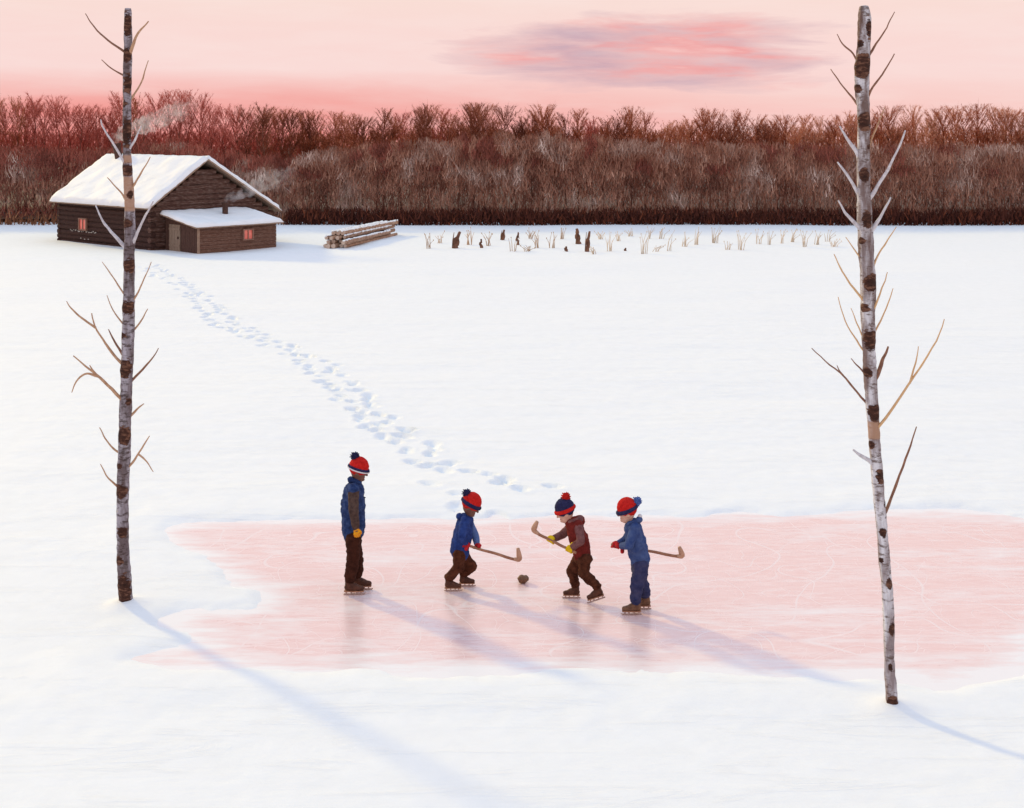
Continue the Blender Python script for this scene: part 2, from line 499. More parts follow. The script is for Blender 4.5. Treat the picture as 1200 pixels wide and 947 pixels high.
ny, nx = X.shape
me = bpy.data.meshes.new('snow_ground')
co = np.stack([X, Y, Z], -1).reshape(-1, 3)
idx = np.arange(ny * nx).reshape(ny, nx)
quads = np.stack([idx[:-1, :-1], idx[:-1, 1:], idx[1:, 1:], idx[1:, :-1]], -1).reshape(-1, 4)
me.vertices.add(len(co)); me.vertices.foreach_set('co', co.ravel())
me.loops.add(quads.size); me.loops.foreach_set('vertex_index', quads.ravel().astype(np.int32))
me.polygons.add(len(quads)); me.polygons.foreach_set('loop_start', np.arange(0, quads.size, 4, dtype=np.int32))
me.polygons.foreach_set('use_smooth', np.ones(len(quads), bool))
me.update(); me.validate()
tag(link('ground', me, M['snow']), kind='structure')

x0, x1, y0, y1 = ice_xy[:, 0].min() - 0.5, ice_xy[:, 0].max() + 0.5, ice_xy[:, 1].min() - 0.5, ice_xy[:, 1].max() + 0.5
gx, gy = np.meshgrid(np.linspace(x0, x1, 220), np.linspace(y0, y1, 110))
rim = signed_dist(gx, gy, ice_xy)
mb = MB()
mb.v = [(float(p), float(q), 0.0) for p, q in zip(gx.ravel(), gy.ravel())]
mb.f = [(j * 220 + i, j * 220 + i + 1, (j + 1) * 220 + i + 1, (j + 1) * 220 + i) for j in range(109) for i in range(219)]
mb.m = [0] * len(mb.f)
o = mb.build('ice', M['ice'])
at_ = o.data.attributes.new('rim', 'FLOAT', 'POINT'); at_.data.foreach_set('value', rim.ravel().astype(np.float32))
tag(o, kind='structure')

M['forest_floor'] = mottled('forest_floor', (0.05, 0.026, 0.018), (0.12, 0.07, 0.05), 0.8)
mb = MB(); nfx = 40
for i in range(nfx):
    xa, xb = -300 + 600 * i / nfx, -300 + 600 * (i + 1) / nfx
    ya, yb = 88.2 + .5 * math.sin(i * 1.7), 88.2 + .5 * math.sin((i + 1) * 1.7)
    mb.poly([(xa, ya, 0.30), (xb, yb, 0.30), (xb, 418, 0.30), (xa, 418, 0.30)])
tag(mb.build('forest_floor', M['forest_floor']), kind='structure')

# ------------------------------------------------------------------ birches
def lerp_path(pts, n):
    """smooth resample (Catmull-Rom) of a list of tuples"""
    pts = [np.array(p, float) for p in pts]
    P = [2 * pts[0] - pts[1]] + pts + [2 * pts[-1] - pts[-2]]
    res = []
    segs = len(pts) - 1
    for k in range(n):
        t = k / (n - 1) * segs
        i = min(int(t), segs - 1); u = t - i
        a, b_, c_, d_ = P[i], P[i + 1], P[i + 2], P[i + 3]
        res.append(0.5 * ((2 * b_) + (-a + c_) * u + (2 * a - 5 * b_ + 4 * c_ - d_) * u * u + (-a + 3 * b_ - 3 * c_ + d_) * u ** 3))
    return res


def birch(base, trunk, scars, tans, branches, bark_mat, label, dims=((0, 0),)):
    """trunk: (px, py, width px) top to bottom; scars: (py, half height, side, width); branches: (material, points, width px)"""
    d = base.y
    root = empty('birch_tree', base, label=label, cat='tree', group='two birches standing in front')
    rows = lerp_path(trunk, 420)
    n = 28
    V, Fc, scar, tan, dim = [], [], [], [], []
    interp_dim = lambda y: float(np.interp(y, [p[0] for p in dims], [p[1] for p in dims]))
    for i, (px, py, w) in enumerate(rows):
        c = W(px, py, d) - base
        r = 0.87 * w / 2 / F * d
        for k in range(n):
            an = 2 * math.pi * k / n
            nz = mn.noise(Vector((math.cos(an) * 1.2, math.sin(an) * 1.2 + 7, py * 0.045))) * 0.16 + mn.noise(Vector((math.cos(an) * 2, math.sin(an) * 2, py * 0.16))) * 0.10
            rr = r * (1 + nz)
            s = 0.0
            for (sy, hh, side, sw) in scars:
                da = math.atan2(math.sin(an - side), math.cos(an - side)) / sw
                e = ((py - sy) / hh) ** 2 + da * da
                s = max(s, 1.25 - 0.62 * e)
                if e < 1.5: rr += r * 0.08 * (1.5 - e)
            t = 0.0
            for (y0_, y1_) in tans:
                if y0_ < py < y1_: t = 1.0
            V.append((c.x + rr * math.cos(an), c.y + rr * math.sin(an), c.z))
            scar.append(max(s, 0)); tan.append(t); dim.append(interp_dim(py))
    for i in range(len(rows) - 1):
        for k in range(n):
            k2 = (k + 1) % n
            Fc.append((i * n + k, (i + 1) * n + k, (i + 1) * n + k2, i * n + k2))
    Fc.append(tuple(range(n))); Fc.append(tuple(reversed(range((len(rows) - 1) * n, len(rows) * n))))
    me = bpy.data.meshes.new('trunk'); me.from_pydata(V, [], Fc)
    for nm, arr in (('scar', scar), ('tan', tan), ('dim', dim)):
        a = me.attributes.new(nm, 'FLOAT', 'POINT'); a.data.foreach_set('value', np.array(arr, np.float32))
    me.polygons.foreach_set('use_smooth', np.ones(len(Fc), bool)); me.update()
    link('trunk', me, bark_mat, root)
    rb = random.Random(len(branches))
    for mat, lines, w in branches:
        mb = MB()
        depth = rb.uniform(-0.45, 0.45)
        L0 = lines[0]; tip = L0[-1] if isinstance(L0[0], tuple) else None
        org = L0[0]; span = max(math.hypot(L0[-1][0] - org[0], L0[-1][1] - org[1]), 1)
        for li, ln in enumerate(lines):
            pts = lerp_path(ln, 14)
            P3, R3 = [], []
            for i, (px, py) in enumerate(pts):
                f = min(math.hypot(px - org[0], py - org[1]) / span, 1.2)
                dd = d + depth * f * span * d / F
                wob = 0.9 * mn.noise(Vector((px * 0.09, py * 0.09, li + w)))
                P3.append(W(px + wob, py, dd) - base)
                u = i / (len(pts) - 1)
                R3.append(max(w * (1 - 0.68 * u) * (0.75 if li else 1.0) / 2 / F * d, 0.0028))
            mb.tube(P3, R3, 7, jit=0.25)
        mb.build('branch', M[mat], root, smooth=True)
    return root


FR = -math.pi / 2   # the side of the trunk towards the rink's near bank
left_branches = [
    ('twig_brown', [[(148, 62), (125, 46), (109, 30), (100, 16)]], 3.0), ('twig_brown', [[(148, 90), (133, 82), (119, 70)]], 2.6),
    ('twig_tan', [[(151, 66), (160, 42), (174, 25)]], 4.5), ('twig_tan', [[(151, 120), (165, 98), (174, 71)]], 3.0),
    ('twig_pale', [[(149, 196), (137, 175), (121, 150), (118, 140)]], 3.6), ('twig_pale', [[(151, 176), (160, 160), (166, 148)]], 3.4),
    ('twig_tan', [[(150, 238), (141, 225), (126, 208)]], 3.0), ('twig_tan', [[(151, 225), (164, 205), (176, 184)]], 3.2),
    ('twig_pale', [[(151, 294), (136, 278), (121, 260), (112, 241)]], 5.0), ('twig_pale', [[(152, 292), (166, 262), (180, 236)]], 4.6),
    ('twig_tan', [[(150, 350), (142, 340), (130, 322), (120, 307)]], 2.6), ('twig_tan', [[(154, 356), (166, 334), (177, 307)]], 2.6),
    ('twig_tan', [[(149, 432), (135, 418), (122, 400), (112, 384), (107, 367)], [(112, 384), (95, 372), (84, 362), (78, 353)]], 4.0),
    ('twig_brown', [[(148, 422), (140, 410), (132, 396), (127, 386)]], 3.6), ('twig_tan', [[(149, 386), (140, 374), (131, 360), (125, 346)]], 2.4),
    ('twig_tan', [[(153, 392), (165, 376), (174, 362)]], 3.0), ('twig_brown', [[(151, 450), (168, 432), (179, 419), (186, 408)]], 3.2),
    ('twig_tan', [[(148, 474), (130, 455), (115, 441), (101, 430), (86, 417)], [(115, 441), (101, 438), (90, 446), (84, 460)], [(111, 438), (105, 428)]], 4.4),
    ('twig_tan', [[(149, 492), (160, 480), (169, 473)]], 3.6), ('twig_tan', [[(146, 533), (134, 527), (124, 515), (117, 501)]], 3.2),
    ('twig_tan', [[(146, 553), (156, 541), (166, 526), (175, 511)], [(162, 532), (171, 540), (180, 553)]], 3.6),
    ('twig_tan', [[(145, 574), (135, 568), (125, 558), (118, 544)]], 3.2)]
birch(BIRCH_L,
      [(150, 11, 4), (150, 14, 9), (150, 60, 11), (149, 110, 11), (149, 180, 11), (152, 250, 14), (151, 330, 15), (150, 400, 16), (148, 450, 15.5), (146, 520, 16), (144, 580, 16), (144, 640, 16), (146, 680, 18), (148, 712, 17), (148, 745, 16)],
      [(30, 16, FR, 1.5), (64, 10, FR - .3, 1.6), (98, 12, FR + .5, 1.2), (122, 5, FR - .5, 0.8), (155, 18, FR + .3, 1.6), (199, 8, FR, 2.0), (228, 5, FR + .6, .8), (262, 6, FR - .3, 1.1), (310, 9, FR + .3, 1.3), (360, 9, FR, 1.6),
       (392, 4, FR - .9, .8), (431, 12, FR - .2, 1.5), (470, 4, FR + .8, .7), (510, 11, FR + .1, 1.5), (545, 4, FR - .6, .6), (574, 9, FR - .2, 1.4), (622, 7, FR + .2, 1.0), (655, 5, FR - .5, 0.8), (690, 20, FR + .1, 1.3)],
      [(181, 192), (206, 247)], left_branches, M['bark_grey'],
      'dark grey birch trunk with black scars standing left of the rink before the cabin')
right_branches = [
    ('twig_brown', [[(1008, 78), (999, 62), (988, 52), (981, 40)]], 2.8), ('twig_brown', [[(1008, 126), (1000, 116), (985, 98), (974, 81)]], 3.0),
    ('twig_brown', [[(1016, 70), (1025, 54), (1038, 34), (1048, 14)]], 3.2), ('twig_brown', [[(1014, 122), (1021, 105), (1036, 84), (1048, 63)]], 3.6),
    ('twig_tan', [[(1014, 184), (1022, 162), (1037, 126)]], 3.2), ('twig_pale', [[(1010, 192), (1003, 177), (993, 163), (984, 148)]], 6.0),
    ('twig_pale', [[(1011, 238), (1003, 223), (992, 204), (981, 190)]], 5.5), ('twig_pale', [[(1017, 236), (1030, 216), (1046, 188), (1061, 153)]], 5.5),
    ('twig_pale', [[(1012, 272), (1002, 262), (991, 250), (982, 235)]], 6.0), ('twig_pale', [[(1020, 272), (1030, 257), (1044, 231)]], 6.0),
    ('twig_gold', [[(1012, 304), (1003, 295), (991, 278)]], 2.6), ('twig_gold', [[(1019, 322), (1030, 298), (1040, 282), (1050, 266)]], 2.8),
    ('twig_gold', [[(1015, 356), (1003, 341), (988, 320), (978, 298)]], 3.4), ('twig_gold', [[(1020, 372), (1028, 352), (1035, 334), (1040, 319)]], 3.0),
    ('twig_gold', [[(1016, 416), (1006, 402), (991, 378), (982, 348)]], 2.6), ('twig_gold', [[(1021, 398), (1030, 380), (1040, 358), (1047, 338)]], 2.8),
    ('twig_gold', [[(1016, 404), (1008, 388), (997, 361)]], 2.6),
    ('twig_brown', [[(1021, 478), (1008, 464), (988, 440), (968, 424), (951, 408)], [(988, 440), (984, 434), (981, 428)]], 3.2),
    ('twig_pale', [[(1027, 548), (1020, 541), (1009, 534), (1000, 527)]], 7.0),
    ('twig_gold', [[(1024, 508), (1042, 484), (1066, 449), (1085, 420), (1099, 396), (1107, 374)], [(1066, 449), (1072, 428), (1076, 406)]], 3.6),
    ('twig_brown', [[(1032, 612), (1042, 590), (1056, 552), (1066, 524), (1074, 500)]], 4.4),
    ('twig_brown', [[(1019, 442), (1008, 432), (997, 420)]], 3.0), ('twig_brown', [[(1022, 452), (1030, 434), (1036, 418), (1041, 406)]], 6.5)]
birch(BIRCH_R,
      [(1013, 6.5, 5), (1013, 8.5, 13), (1013, 20, 17), (1013, 40, 18), (1010, 90, 19), (1012, 140, 17), (1012, 210, 18), (1014, 270, 20), (1017, 340, 20), (1018, 400, 18), (1021, 460, 17), (1025, 520, 15.5), (1030, 580, 15), (1036, 650, 15), (1041, 710, 15), (1042, 770, 14), (1045, 815, 16), (1047, 840, 15), (1048, 872, 14)],
      [(33, 12, FR + .5, .6), (52, 5, FR - .9, .7), (78, 15, FR - .1, 1.4), (104, 6, FR - 1.0, .7), (142, 11, FR, 1.3), (172, 4, FR + .9, .6), (205, 9, FR - .1, .8), (257, 10, FR + .1, .8), (282, 5, FR - .9, .6), (331, 11, FR + .4, 1.2), (360, 5, FR - .8, .8),
       (398, 14, FR + .1, 1.2), (436, 6, FR - .7, .9), (482, 11, FR + .1, 1.2), (520, 5, FR - .9, .7), (557, 9, FR + .3, .9), (590, 4, FR + .9, .5), (622, 8, FR - .1, .7), (655, 4, FR - .9, .6), (682, 8, FR + .3, .6), (735, 8, FR + .4, .7), (780, 5, FR - .1, .5), (825, 12, FR - .2, 1.1)],
      [(492, 513)], right_branches, M['bark_pale'],
      'pale birch trunk with black knots standing at the right end of the rink',
      dims=((0, .95), (150, .85), (290, .62), (450, .55), (540, .25), (620, .08), (800, .0), (830, .5)))

# ------------------------------------------------------------------ cabin
TH = math.radians(47)
U = Vector((math.cos(TH), math.sin(TH), 0)); V_ = Vector((-math.sin(TH), math.cos(TH), 0)); ZV = Vector((0, 0, 1))
CO = Vector((-18.04, 68.4, 0))
LEN, WID, RID = 9.0, 7.3, 3.05     # long wall, gable width, ridge position along the gable
RZ, EL, ER = 4.42, 2.32, 1.82      # ridge, left eave and right eave heights


def C(s, t, z): return CO + U * s + V_ * t + ZV * z


cabin = empty('log_cabin', CO, label='dark log cabin with snow covered gable roof in front of the wood', cat='cabin')


def rel(p, o=CO): return Vector(p) - o


def roof_h(s): return EL + (RZ - EL) * s / RID if s <= RID else RZ + (ER - RZ) * (s - RID) / (WID - RID)


LR = 0.135
def log_wall(name, ends, mat):
    """ends(z, i) -> (p0, p1) for the log whose axis is at height z, or None"""
    mb = MB(); z = 0.02; i = 0
    while True:
        e = ends(z, i)
        if e is None: break
        p0, p1 = e
        n = 7
        pts = [p0.lerp(p1, k / (n - 1)) + ZV * random.uniform(-.018, .018) for k in range(n)]
        mb.tube([rel(p) for p in pts], [LR * 1.12 * random.uniform(0.92, 1.05) for _ in range(n)], 10)
        z += LR * 1.9; i += 1
    return mb.build(name, mat, cabin, smooth=False)


def long_ends(z, i):
    if z > EL - 0.05: return None
    ex = 0.16 if i % 2 else -0.05
    return C(0, -ex, z), C(0, LEN + ex, z)


def gable_ends(t):
    def f(z, i):
        if z > RZ - 0.30: return None
        ex = 0.16 if not i % 2 else -0.05
        a, b_ = -ex, WID + ex
        top = z + LR
        if top > EL: a = (top - EL) / (RZ - EL) * RID
        if top > ER: b_ = RID + (RZ - top) / (RZ - ER) * (WID - RID)
        if b_ - a < 0.3: return None
        return C(a, t, z), C(b_, t, z)
    return f


log_wall('log_wall', long_ends, M['log_dark'])
log_wall('log_wall', gable_ends(0), M['log_gable'])
log_wall('log_wall', gable_ends(LEN), M['log_dark'])
log_wall('log_wall', lambda z, i: None if z > ER - .05 else (C(WID, -.1, z), C(WID, LEN + .1, z)), M['log_dark'])


def slab(mb, corners, th, up):
    a = [Vector(p) for p in corners]; b_ = [p + up * th for p in a]
    n = len(a)
    mb.poly([a[i] for i in range(n - 1, -1, -1)]); mb.poly(b_)
    for i in range(n): mb.poly([a[i], a[(i + 1) % n], b_[(i + 1) % n], b_[i]])


def snow_slab(name, a, b_, c, d, th, parent, org):
    """thick uneven snow on the quad a b c d (a-b is the upper edge), edges rounded and ragged"""
    nu, nv = 60, 26
    a, b_, c, d = map(Vector, (a, b_, c, d))
    nrm = (b_ - a).cross(d - a).normalized()
    if nrm.z < 0: nrm = -nrm
    top, bot = [], []
    for j in range(nv + 1):
        for i in range(nu + 1):
            u, v = i / nu, j / nv
            p = a.lerp(b_, u).lerp(d.lerp(c, u), v)
            e = min(u * (b_ - a).length, (1 - u) * (b_ - a).length, (1 - v) * (d - a).length, 1.0)
            edge = min(e / 0.16, 1.0); edge = math.sqrt(max(1 - (1 - edge) ** 2, 0))
            h = th * (0.18 + 0.82 * edge) * (1 + 0.35 * mn.noise(p * 1.1)) + 0.025 * mn.noise(p * 4.0)
            jit = Vector((mn.noise(p * 2.3 + Vector((9, 0, 0))), mn.noise(p * 2.3 + Vector((0, 9, 0))), 0)) * 0.07 * (1 - min(e, 1))
            top.append(rel(p + nrm * max(h, 0.02) + jit, org)); bot.append(rel(p + nrm * 0.004 + jit, org))
    me = bpy.data.meshes.new(name)
    n = len(top); w = nu + 1
    f = []
    for j in range(nv):
        for i in range(nu):
            q = (j * w + i, j * w + i + 1, (j + 1) * w + i + 1, (j + 1) * w + i)
            f.append(q); f.append(tuple(n + k for k in reversed(q)))
    ring = [i for i in range(w)] + [j * w + nu for j in range(1, nv + 1)] + [nv * w + i for i in range(nu - 1, -1, -1)] + [j * w for j in range(nv - 1, 0, -1)]
    for i in range(len(ring)):
        p, q = ring[i], ring[(i + 1) % len(ring)]
        f.append((p, n + p, n + q, q))
    me.from_pydata([tuple(x) for x in top + bot], [], f)
    bm = bmesh.new(); bm.from_mesh(me); bmesh.ops.recalc_face_normals(bm, faces=bm.faces); bm.to_mesh(me); bm.free()
    me.polygons.foreach_set('use_smooth', np.ones(len(me.polygons), bool)); me.update()
    return link(name, me, M['roof_snow'], parent)


OV = 0.42
def slope_pts(side, over, t0, t1, dz=0.0):
    if side == 'left':
        k = (RZ - EL) / RID
        lo = (-over, EL - over * k)
    else:
        k = (RZ - ER) / (WID - RID)
        lo = (WID + over, ER - over * k)
    return C(RID, t0, RZ + dz), C(RID, t1, RZ + dz), C(lo[0], t1, lo[1] + dz), C(lo[0], t0, lo[1] + dz)


for side in ('left', 'right'):
    mb = MB()
    q = slope_pts(side, 0.42, -OV, LEN + OV, 0.06)
    nrm = (q[1] - q[0]).cross(q[3] - q[0]).normalized()
    if nrm.z < 0: nrm = -nrm
    slab(mb, [rel(p) for p in q], 0.07, nrm)
    rf = mb.build('roof', M['fascia'], cabin)
    q2 = [p + nrm * 0.072 for p in q]
    snow_slab('roof_snow', *q2, 0.20, rf, CO)

# chimneys: stovepipe with collar and cap
def stovepipe(parent, org, base, top, r):
    mb = MB()
    base, top = Vector(base), Vector(top)
    ax = top - base
    mb.tube([rel(base, org), rel(base.lerp(top, .5), org), rel(top, org)], [r * 1.05, r, r], 14)
    mb.tube([rel(base + ax * .92, org), rel(top + ax * 0.05, org)], [r * 1.25, r * 1.3], 14)
    o = mb.build('chimney', M['stovepipe'], parent, smooth=False)
    return o


CH1 = C(2.75, 7.55, 4.15)
stovepipe(cabin, CO, CH1, CH1 + Vector((-0.22, 0, 1.08)), 0.21)


def window(parent, org, c, ax, nrm, hw, hh):
    c = Vector(c); fr = MB(); w = 0.07
    for sx in (-1, 1):
        fr.box(rel(c + ax * sx * (hw + w / 2), org), ax * (w / 2), nrm * 0.05, ZV * (hh + w))
    for sz in (-1, 1):
        fr.box(rel(c + ZV * sz * (hh + w / 2), org), ax * (hw - 0.001), nrm * 0.048, ZV * (w / 2))
    fr.box(rel(c, org), ax * 0.02, nrm * 0.03, ZV * hh)
    f = fr.build('window', M['frame'], parent)
    p = MB(); p.box(rel(c - nrm * 0.03, org), ax * hw, nrm * 0.012, ZV * hh)
    p.build('pane', M['pane'], f)


window(cabin, CO, C(-0.20, 6.35, 1.03), V_, -U, 0.33, 0.26)
# pale scratchy strokes standing in for unreadable writing under the window
rc = random.Random(3)
for k in range(22):
    t = 5.1 + 2.7 * (k + rc.random() * .6) / 22; zz = 0.66 if k % 3 else rc.choice((0.66, 0.25))
    mb = MB(); mb.box(rel(C(-0.156, t, zz + rc.uniform(-.035, .035))), V_ * rc.uniform(.02, .055), U * 0.008, ZV * rc.uniform(.012, .035))
    mb.build('wall_scrawl', M['wall_scrawl'], cabin)

# ------------------------------------------------------------------ lean-to shed against the gable
SS, SW, SP = 0.65, 4.75, 2.85       # start along the gable, width, depth
SO = C(SS, -SP, 0)
shed = empty('shed', SO, label='small brown lean-to shed with snowy flat roof against the cabin gable', cat='shed')


def S(a, p, z): return C(SS + a, -0.16 - p, z)


def plank_wall(name, p0, p1, h0, h1, nrm, mat, horiz=True):
    """boards between p0 and p1, heights h0 -> h1"""
    mb = MB(); ax = (p1 - p0); L = ax.length; ax.normalize(); bw = 0.19
    if horiz:
        z = 0.0
        while z < max(h0, h1) - 0.02:
            zt = min(z + bw - 0.012, max(h0, h1))
            off = random.uniform(0, .015)
            mb.box(rel((p0 + p1) / 2 + ZV * (z + zt) / 2 + nrm * off, SO), ax * L / 2, nrm * 0.03, ZV * (zt - z) / 2)
            z += bw
    else:
        n = max(int(L / bw), 2)
        for k in range(n):
            u = (k + .5) / n; h = h0 + (h1 - h0) * u
            mb.box(rel(p0 + ax * L * u + ZV * h / 2 + nrm * random.uniform(0, .012), SO), ax * (L / n / 2 - .006), nrm * 0.03, ZV * h / 2)
    return mb.build(name, mat, shed)


HF, HB = 1.26, 1.74
plank_wall('wall', S(0, SP, 0), S(SW, SP, 0), HF, HF, -V_, M['shed_wood'])
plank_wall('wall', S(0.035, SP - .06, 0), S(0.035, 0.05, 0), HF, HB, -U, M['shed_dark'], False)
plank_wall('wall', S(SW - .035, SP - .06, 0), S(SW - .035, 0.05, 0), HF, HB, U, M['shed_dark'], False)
# pale corner post, plank door on the side
mb = MB(); mb.box(rel(S(0.03, SP + .045, HF / 2), SO), U * .06, V_ * .03, ZV * HF / 2)
mb.build('corner_post', M['fascia'], shed)
dr = MB()
for k in range(4):
    dr.box(rel(S(-0.028, 0.45 + k * .24 + .12, 0.68), SO), V_ * .112, U * .02, ZV * 0.66)
dr.box(rel(S(-0.065, 0.93, 1.12), SO), V_ * .46, U * .014, ZV * .05); dr.box(rel(S(-0.065, 0.93, 0.3), SO), V_ * .46, U * .014, ZV * .05)
d_ = dr.build('door', M['door_tan'], shed)
hd = MB(); hd.box(rel(S(-0.1, 1.3, .7), SO), V_ * .02, U * .03, ZV * .06); hd.build('handle', M['stovepipe'], d_)
q = [S(-.3, -.0, HB + .05), S(SW + .25, -.0, HB + .05), S(SW + .25, SP + .3, HF - .01), S(-.3, SP + .3, HF - .01)]
nrm = (q[1] - q[0]).cross(q[3] - q[0]).normalized()
if nrm.z < 0: nrm = -nrm
mb = MB(); slab(mb, [rel(p, SO) for p in q], 0.05, nrm)
rf = mb.build('roof', M['fascia'], shed)
snow_slab('roof_snow', *[p + nrm * .052 for p in q], 0.17, rf, SO)
CH2 = S(2.75, 1.25, 1.45)
stovepipe(shed, SO, CH2, CH2 + Vector((0, 0, .86)), 0.15)
window(shed, SO, S(2.95, SP + 0.085, 0.78), U, -V_, 0.25, 0.22)

# ------------------------------------------------------------------ smoke
def smoke(name, pts, rad, dens, label, group):
    m = bpy.data.materials.new(name); m.use_nodes = True
    nt = NT(m); nt.n.remove(nt.n['Principled BSDF'])
    vol = nt.new('ShaderNodeVolumePrincipled'); vol.inputs['Color'].default_value = (0.92, 0.86, 0.83, 1)
    tc = nt.new('ShaderNodeTexCoord')
    no = nt.new('ShaderNodeTexNoise', i_Scale=2.6, i_Detail=4, i_Roughness=0.6, i_Distortion=0.5); nt.lk(tc.outputs['Object'], no.inputs['Vector'])
    nt.lk(nt.ramp(no.outputs['Fac'], [(0.40, 0.0), (0.66, 1.0)]), vol.inputs['Density'])
    sx = nt.new('ShaderNodeSeparateXYZ'); nt.lk(tc.outputs['Generated'], sx.inputs[0])
    fade = nt.ramp(sx.outputs['X'], [(0.0, 0.9), (0.12, 1.0), (0.55, 0.55), (1.0, 0.0)])
    ml = nt.math('MULTIPLY', nt.math('MULTIPLY', nt.ramp(no.outputs['Fac'], [(0.42, 0.0), (0.70, 1.0)]), fade), dens * 1.8)
    nt.lk(ml, vol.inputs['Density'])
    nt.lk(vol.outputs[0], nt.n['Material Output'].inputs['Volume'])
    mb = MB()
    rows = lerp_path([(*p, r) for p, r in zip(pts, rad)], 30)
    o0 = Vector(pts[0])
    mb.tube([Vector(r[:3]) - o0 for r in rows], [r[3] for r in rows], 16, jit=0.6)
    o = mb.build(name, m, smooth=True, loc=o0)
    return tag(o, label, 'smoke', kind='stuff')


T1 = CH1 + Vector((-.22, 0, 1.14))
smoke('smoke', [T1 + Vector((0, 0, .02)), T1 + Vector((.15, 0, .38)), T1 + Vector((.8, .1, .75)), T1 + Vector((1.9, .2, 1.2)), T1 + Vector((3.2, .4, 1.75)), T1 + Vector((4.6, .5, 2.2))],
      [.16, .36, .40, .50, .60, .42], 1.25, 'thin grey smoke drifting right from the cabin stovepipe', None)
T2 = CH2 + Vector((0, 0, .93))
smoke('smoke', [T2, T2 + Vector((.25, 0, .22)), T2 + Vector((.9, .1, .42)), T2 + Vector((1.8, .2, .85)), T2 + Vector((2.8, .3, 1.3)), T2 + Vector((3.7, .4, 1.5))],
      [.12, .22, .28, .42, .5, .34], 1.1, 'pale smoke trailing right from the small shed chimney', None)

# ------------------------------------------------------------------ woodpile
A = G(392, 291); B_ = G(452, 277)
dirv = (B_ - A).normalized(); side = Vector((dirv.y, -dirv.x, 0))
rl = random.Random(9)
rr = 0.122; rowz = rr; row = 0
for cnt in (5, 5, 4, 3):
    for k in range(cnt):
        off = (k - (cnt - 1) / 2) * rr * 2.05 + (0.13 if row == 1 else 0)
        z = rr * 0.92 + row * rr * 1.72
        sh = rl.uniform(-.45, .45) + row * .05; rk_ = rr * rl.uniform(.74, 1.04); yaw_ = side * rl.uniform(-.10, .10)
        a = A + side * off + dirv * sh; b2 = B_ + side * off + yaw_ + dirv * (sh + rl.uniform(-.7, .7))
        n = 10
        pts = [a.lerp(b2, i / (n - 1)) + Vector((rl.uniform(-.012, .012), 0, z + rl.uniform(-.012, .012))) - a for i in range(n)]
        mb = MB(); mb.tube(pts, [rk_ * rl.uniform(.9, 1.06) * (1 - .022 * i) for i in range(n)], 12, jit=.25)
        mb.m[-1] = mb.m[-2] = 1
        top_row = row == 3 or (k in (0, cnt - 1) and row > 0)
        lb = 'snow dusted pole lying on top of the woodpile right of the cabin' if row == 3 else 'long bare pole in the lower rows of the woodpile right of the cabin'
        o = mb.build('pole', [M['cut_log'], M['log_end']], smooth=False, loc=a)
        tag(o, lb, 'log', 'poles stacked in the woodpile')
        if top_row:
            sb = MB()
            for i in range(34):
                u = i / 33; p = a.lerp(b2, u) - a
                sb.ell(p + Vector((rl.uniform(-.03, .03), 0, z + rr * .86)), (rl.uniform(.04, .10), rl.uniform(.15, .24), rl.uniform(.03, .075)), 8)
            sb.blob('snow_cap', M['roof_snow'], o, .022, 2, .02, 8)
    row += 1

# ------------------------------------------------------------------ stalks and stumps before the wood
rs = random.Random(21)
light = [(501, 292, 18), (515, 286, 14), (550, 288, 20), (572, 289, 17), (601, 296, 20), (618, 296, 8), (621, 281, 13), (630, 292, 20), (647, 292, 21), (660, 281, 13), (697, 299, 9), (704, 281, 11), (714, 295, 24),
         (725, 283, 13), (739, 277, 10), (755, 299, 28), (763, 280, 14), (768, 295, 8), (775, 280, 13), (784, 294, 25), (802, 290, 17), (815, 288, 22), (838, 286, 20), (852, 293, 12), (868, 293, 22), (889, 287, 18), (903, 288, 20),
         (914, 286, 18), (929, 284, 16), (943, 290, 20), (957, 288, 16), (969, 284, 14), (978, 290, 10)]
for i, (px, py, h) in enumerate(light):
    g = G(px, py); g.z = ground_z(g.x, g.y) - .02
    mb = MB(); hh = h / F * g.y
    pale = px > 690
    for k in range(rs.randint(5, 9)):
        bx, by = rs.uniform(-.14, .14), rs.uniform(-.15, .15)
        lean = rs.uniform(-.28, .28) + (0.12 if px > 740 else 0); top = hh * rs.uniform(.55, 1.05)
        mb.tube([(bx, by, 0), (bx + lean * .25, by, top * .55), (bx + lean, by + rs.uniform(-.1, .1), top)], [.020, .016, .007], 5)
        if rs.random() < .6: mb.ell((bx + lean, by, top), (.022, .022, .05), 6)
    o = mb.build('dry_weed', M['stalk_pale' if pale else 'stalk_tan'], smooth=True, loc=g)
    tag(o, 'pale straw coloured weed clump poking through snow right of the dark stumps' if pale else 'tan dry weed clump poking through snow between the woodpile and dark stumps', 'weed', 'dry weeds in a strip before the wood')
stumps = [(533, 292, 27, 8, .30, 'leaning dark stump in the snow, nearest the woodpile'), (564, 292, 15, 5, .0, 'short reddish stump next right of the leaning stump'),
          (589, 282, 17, 6, .15, 'slanting brown stump with side knob before the wood'), (607, 288, 21, 5, .02, 'upright narrow brown stump in the weed strip'),
          (664, 296, 9, 5, -.1, 'low dark stub in snow below the two tall stumps'), (678, 287, 25, 8, -.12, 'thick dark stump left of its twin in the weed strip'),
          (688, 296, 33, 6, .12, 'tallest thin dark stump right of its thick twin'), (733, 294, 6, 4, .1, 'tiny dark stub alone among pale weeds')]
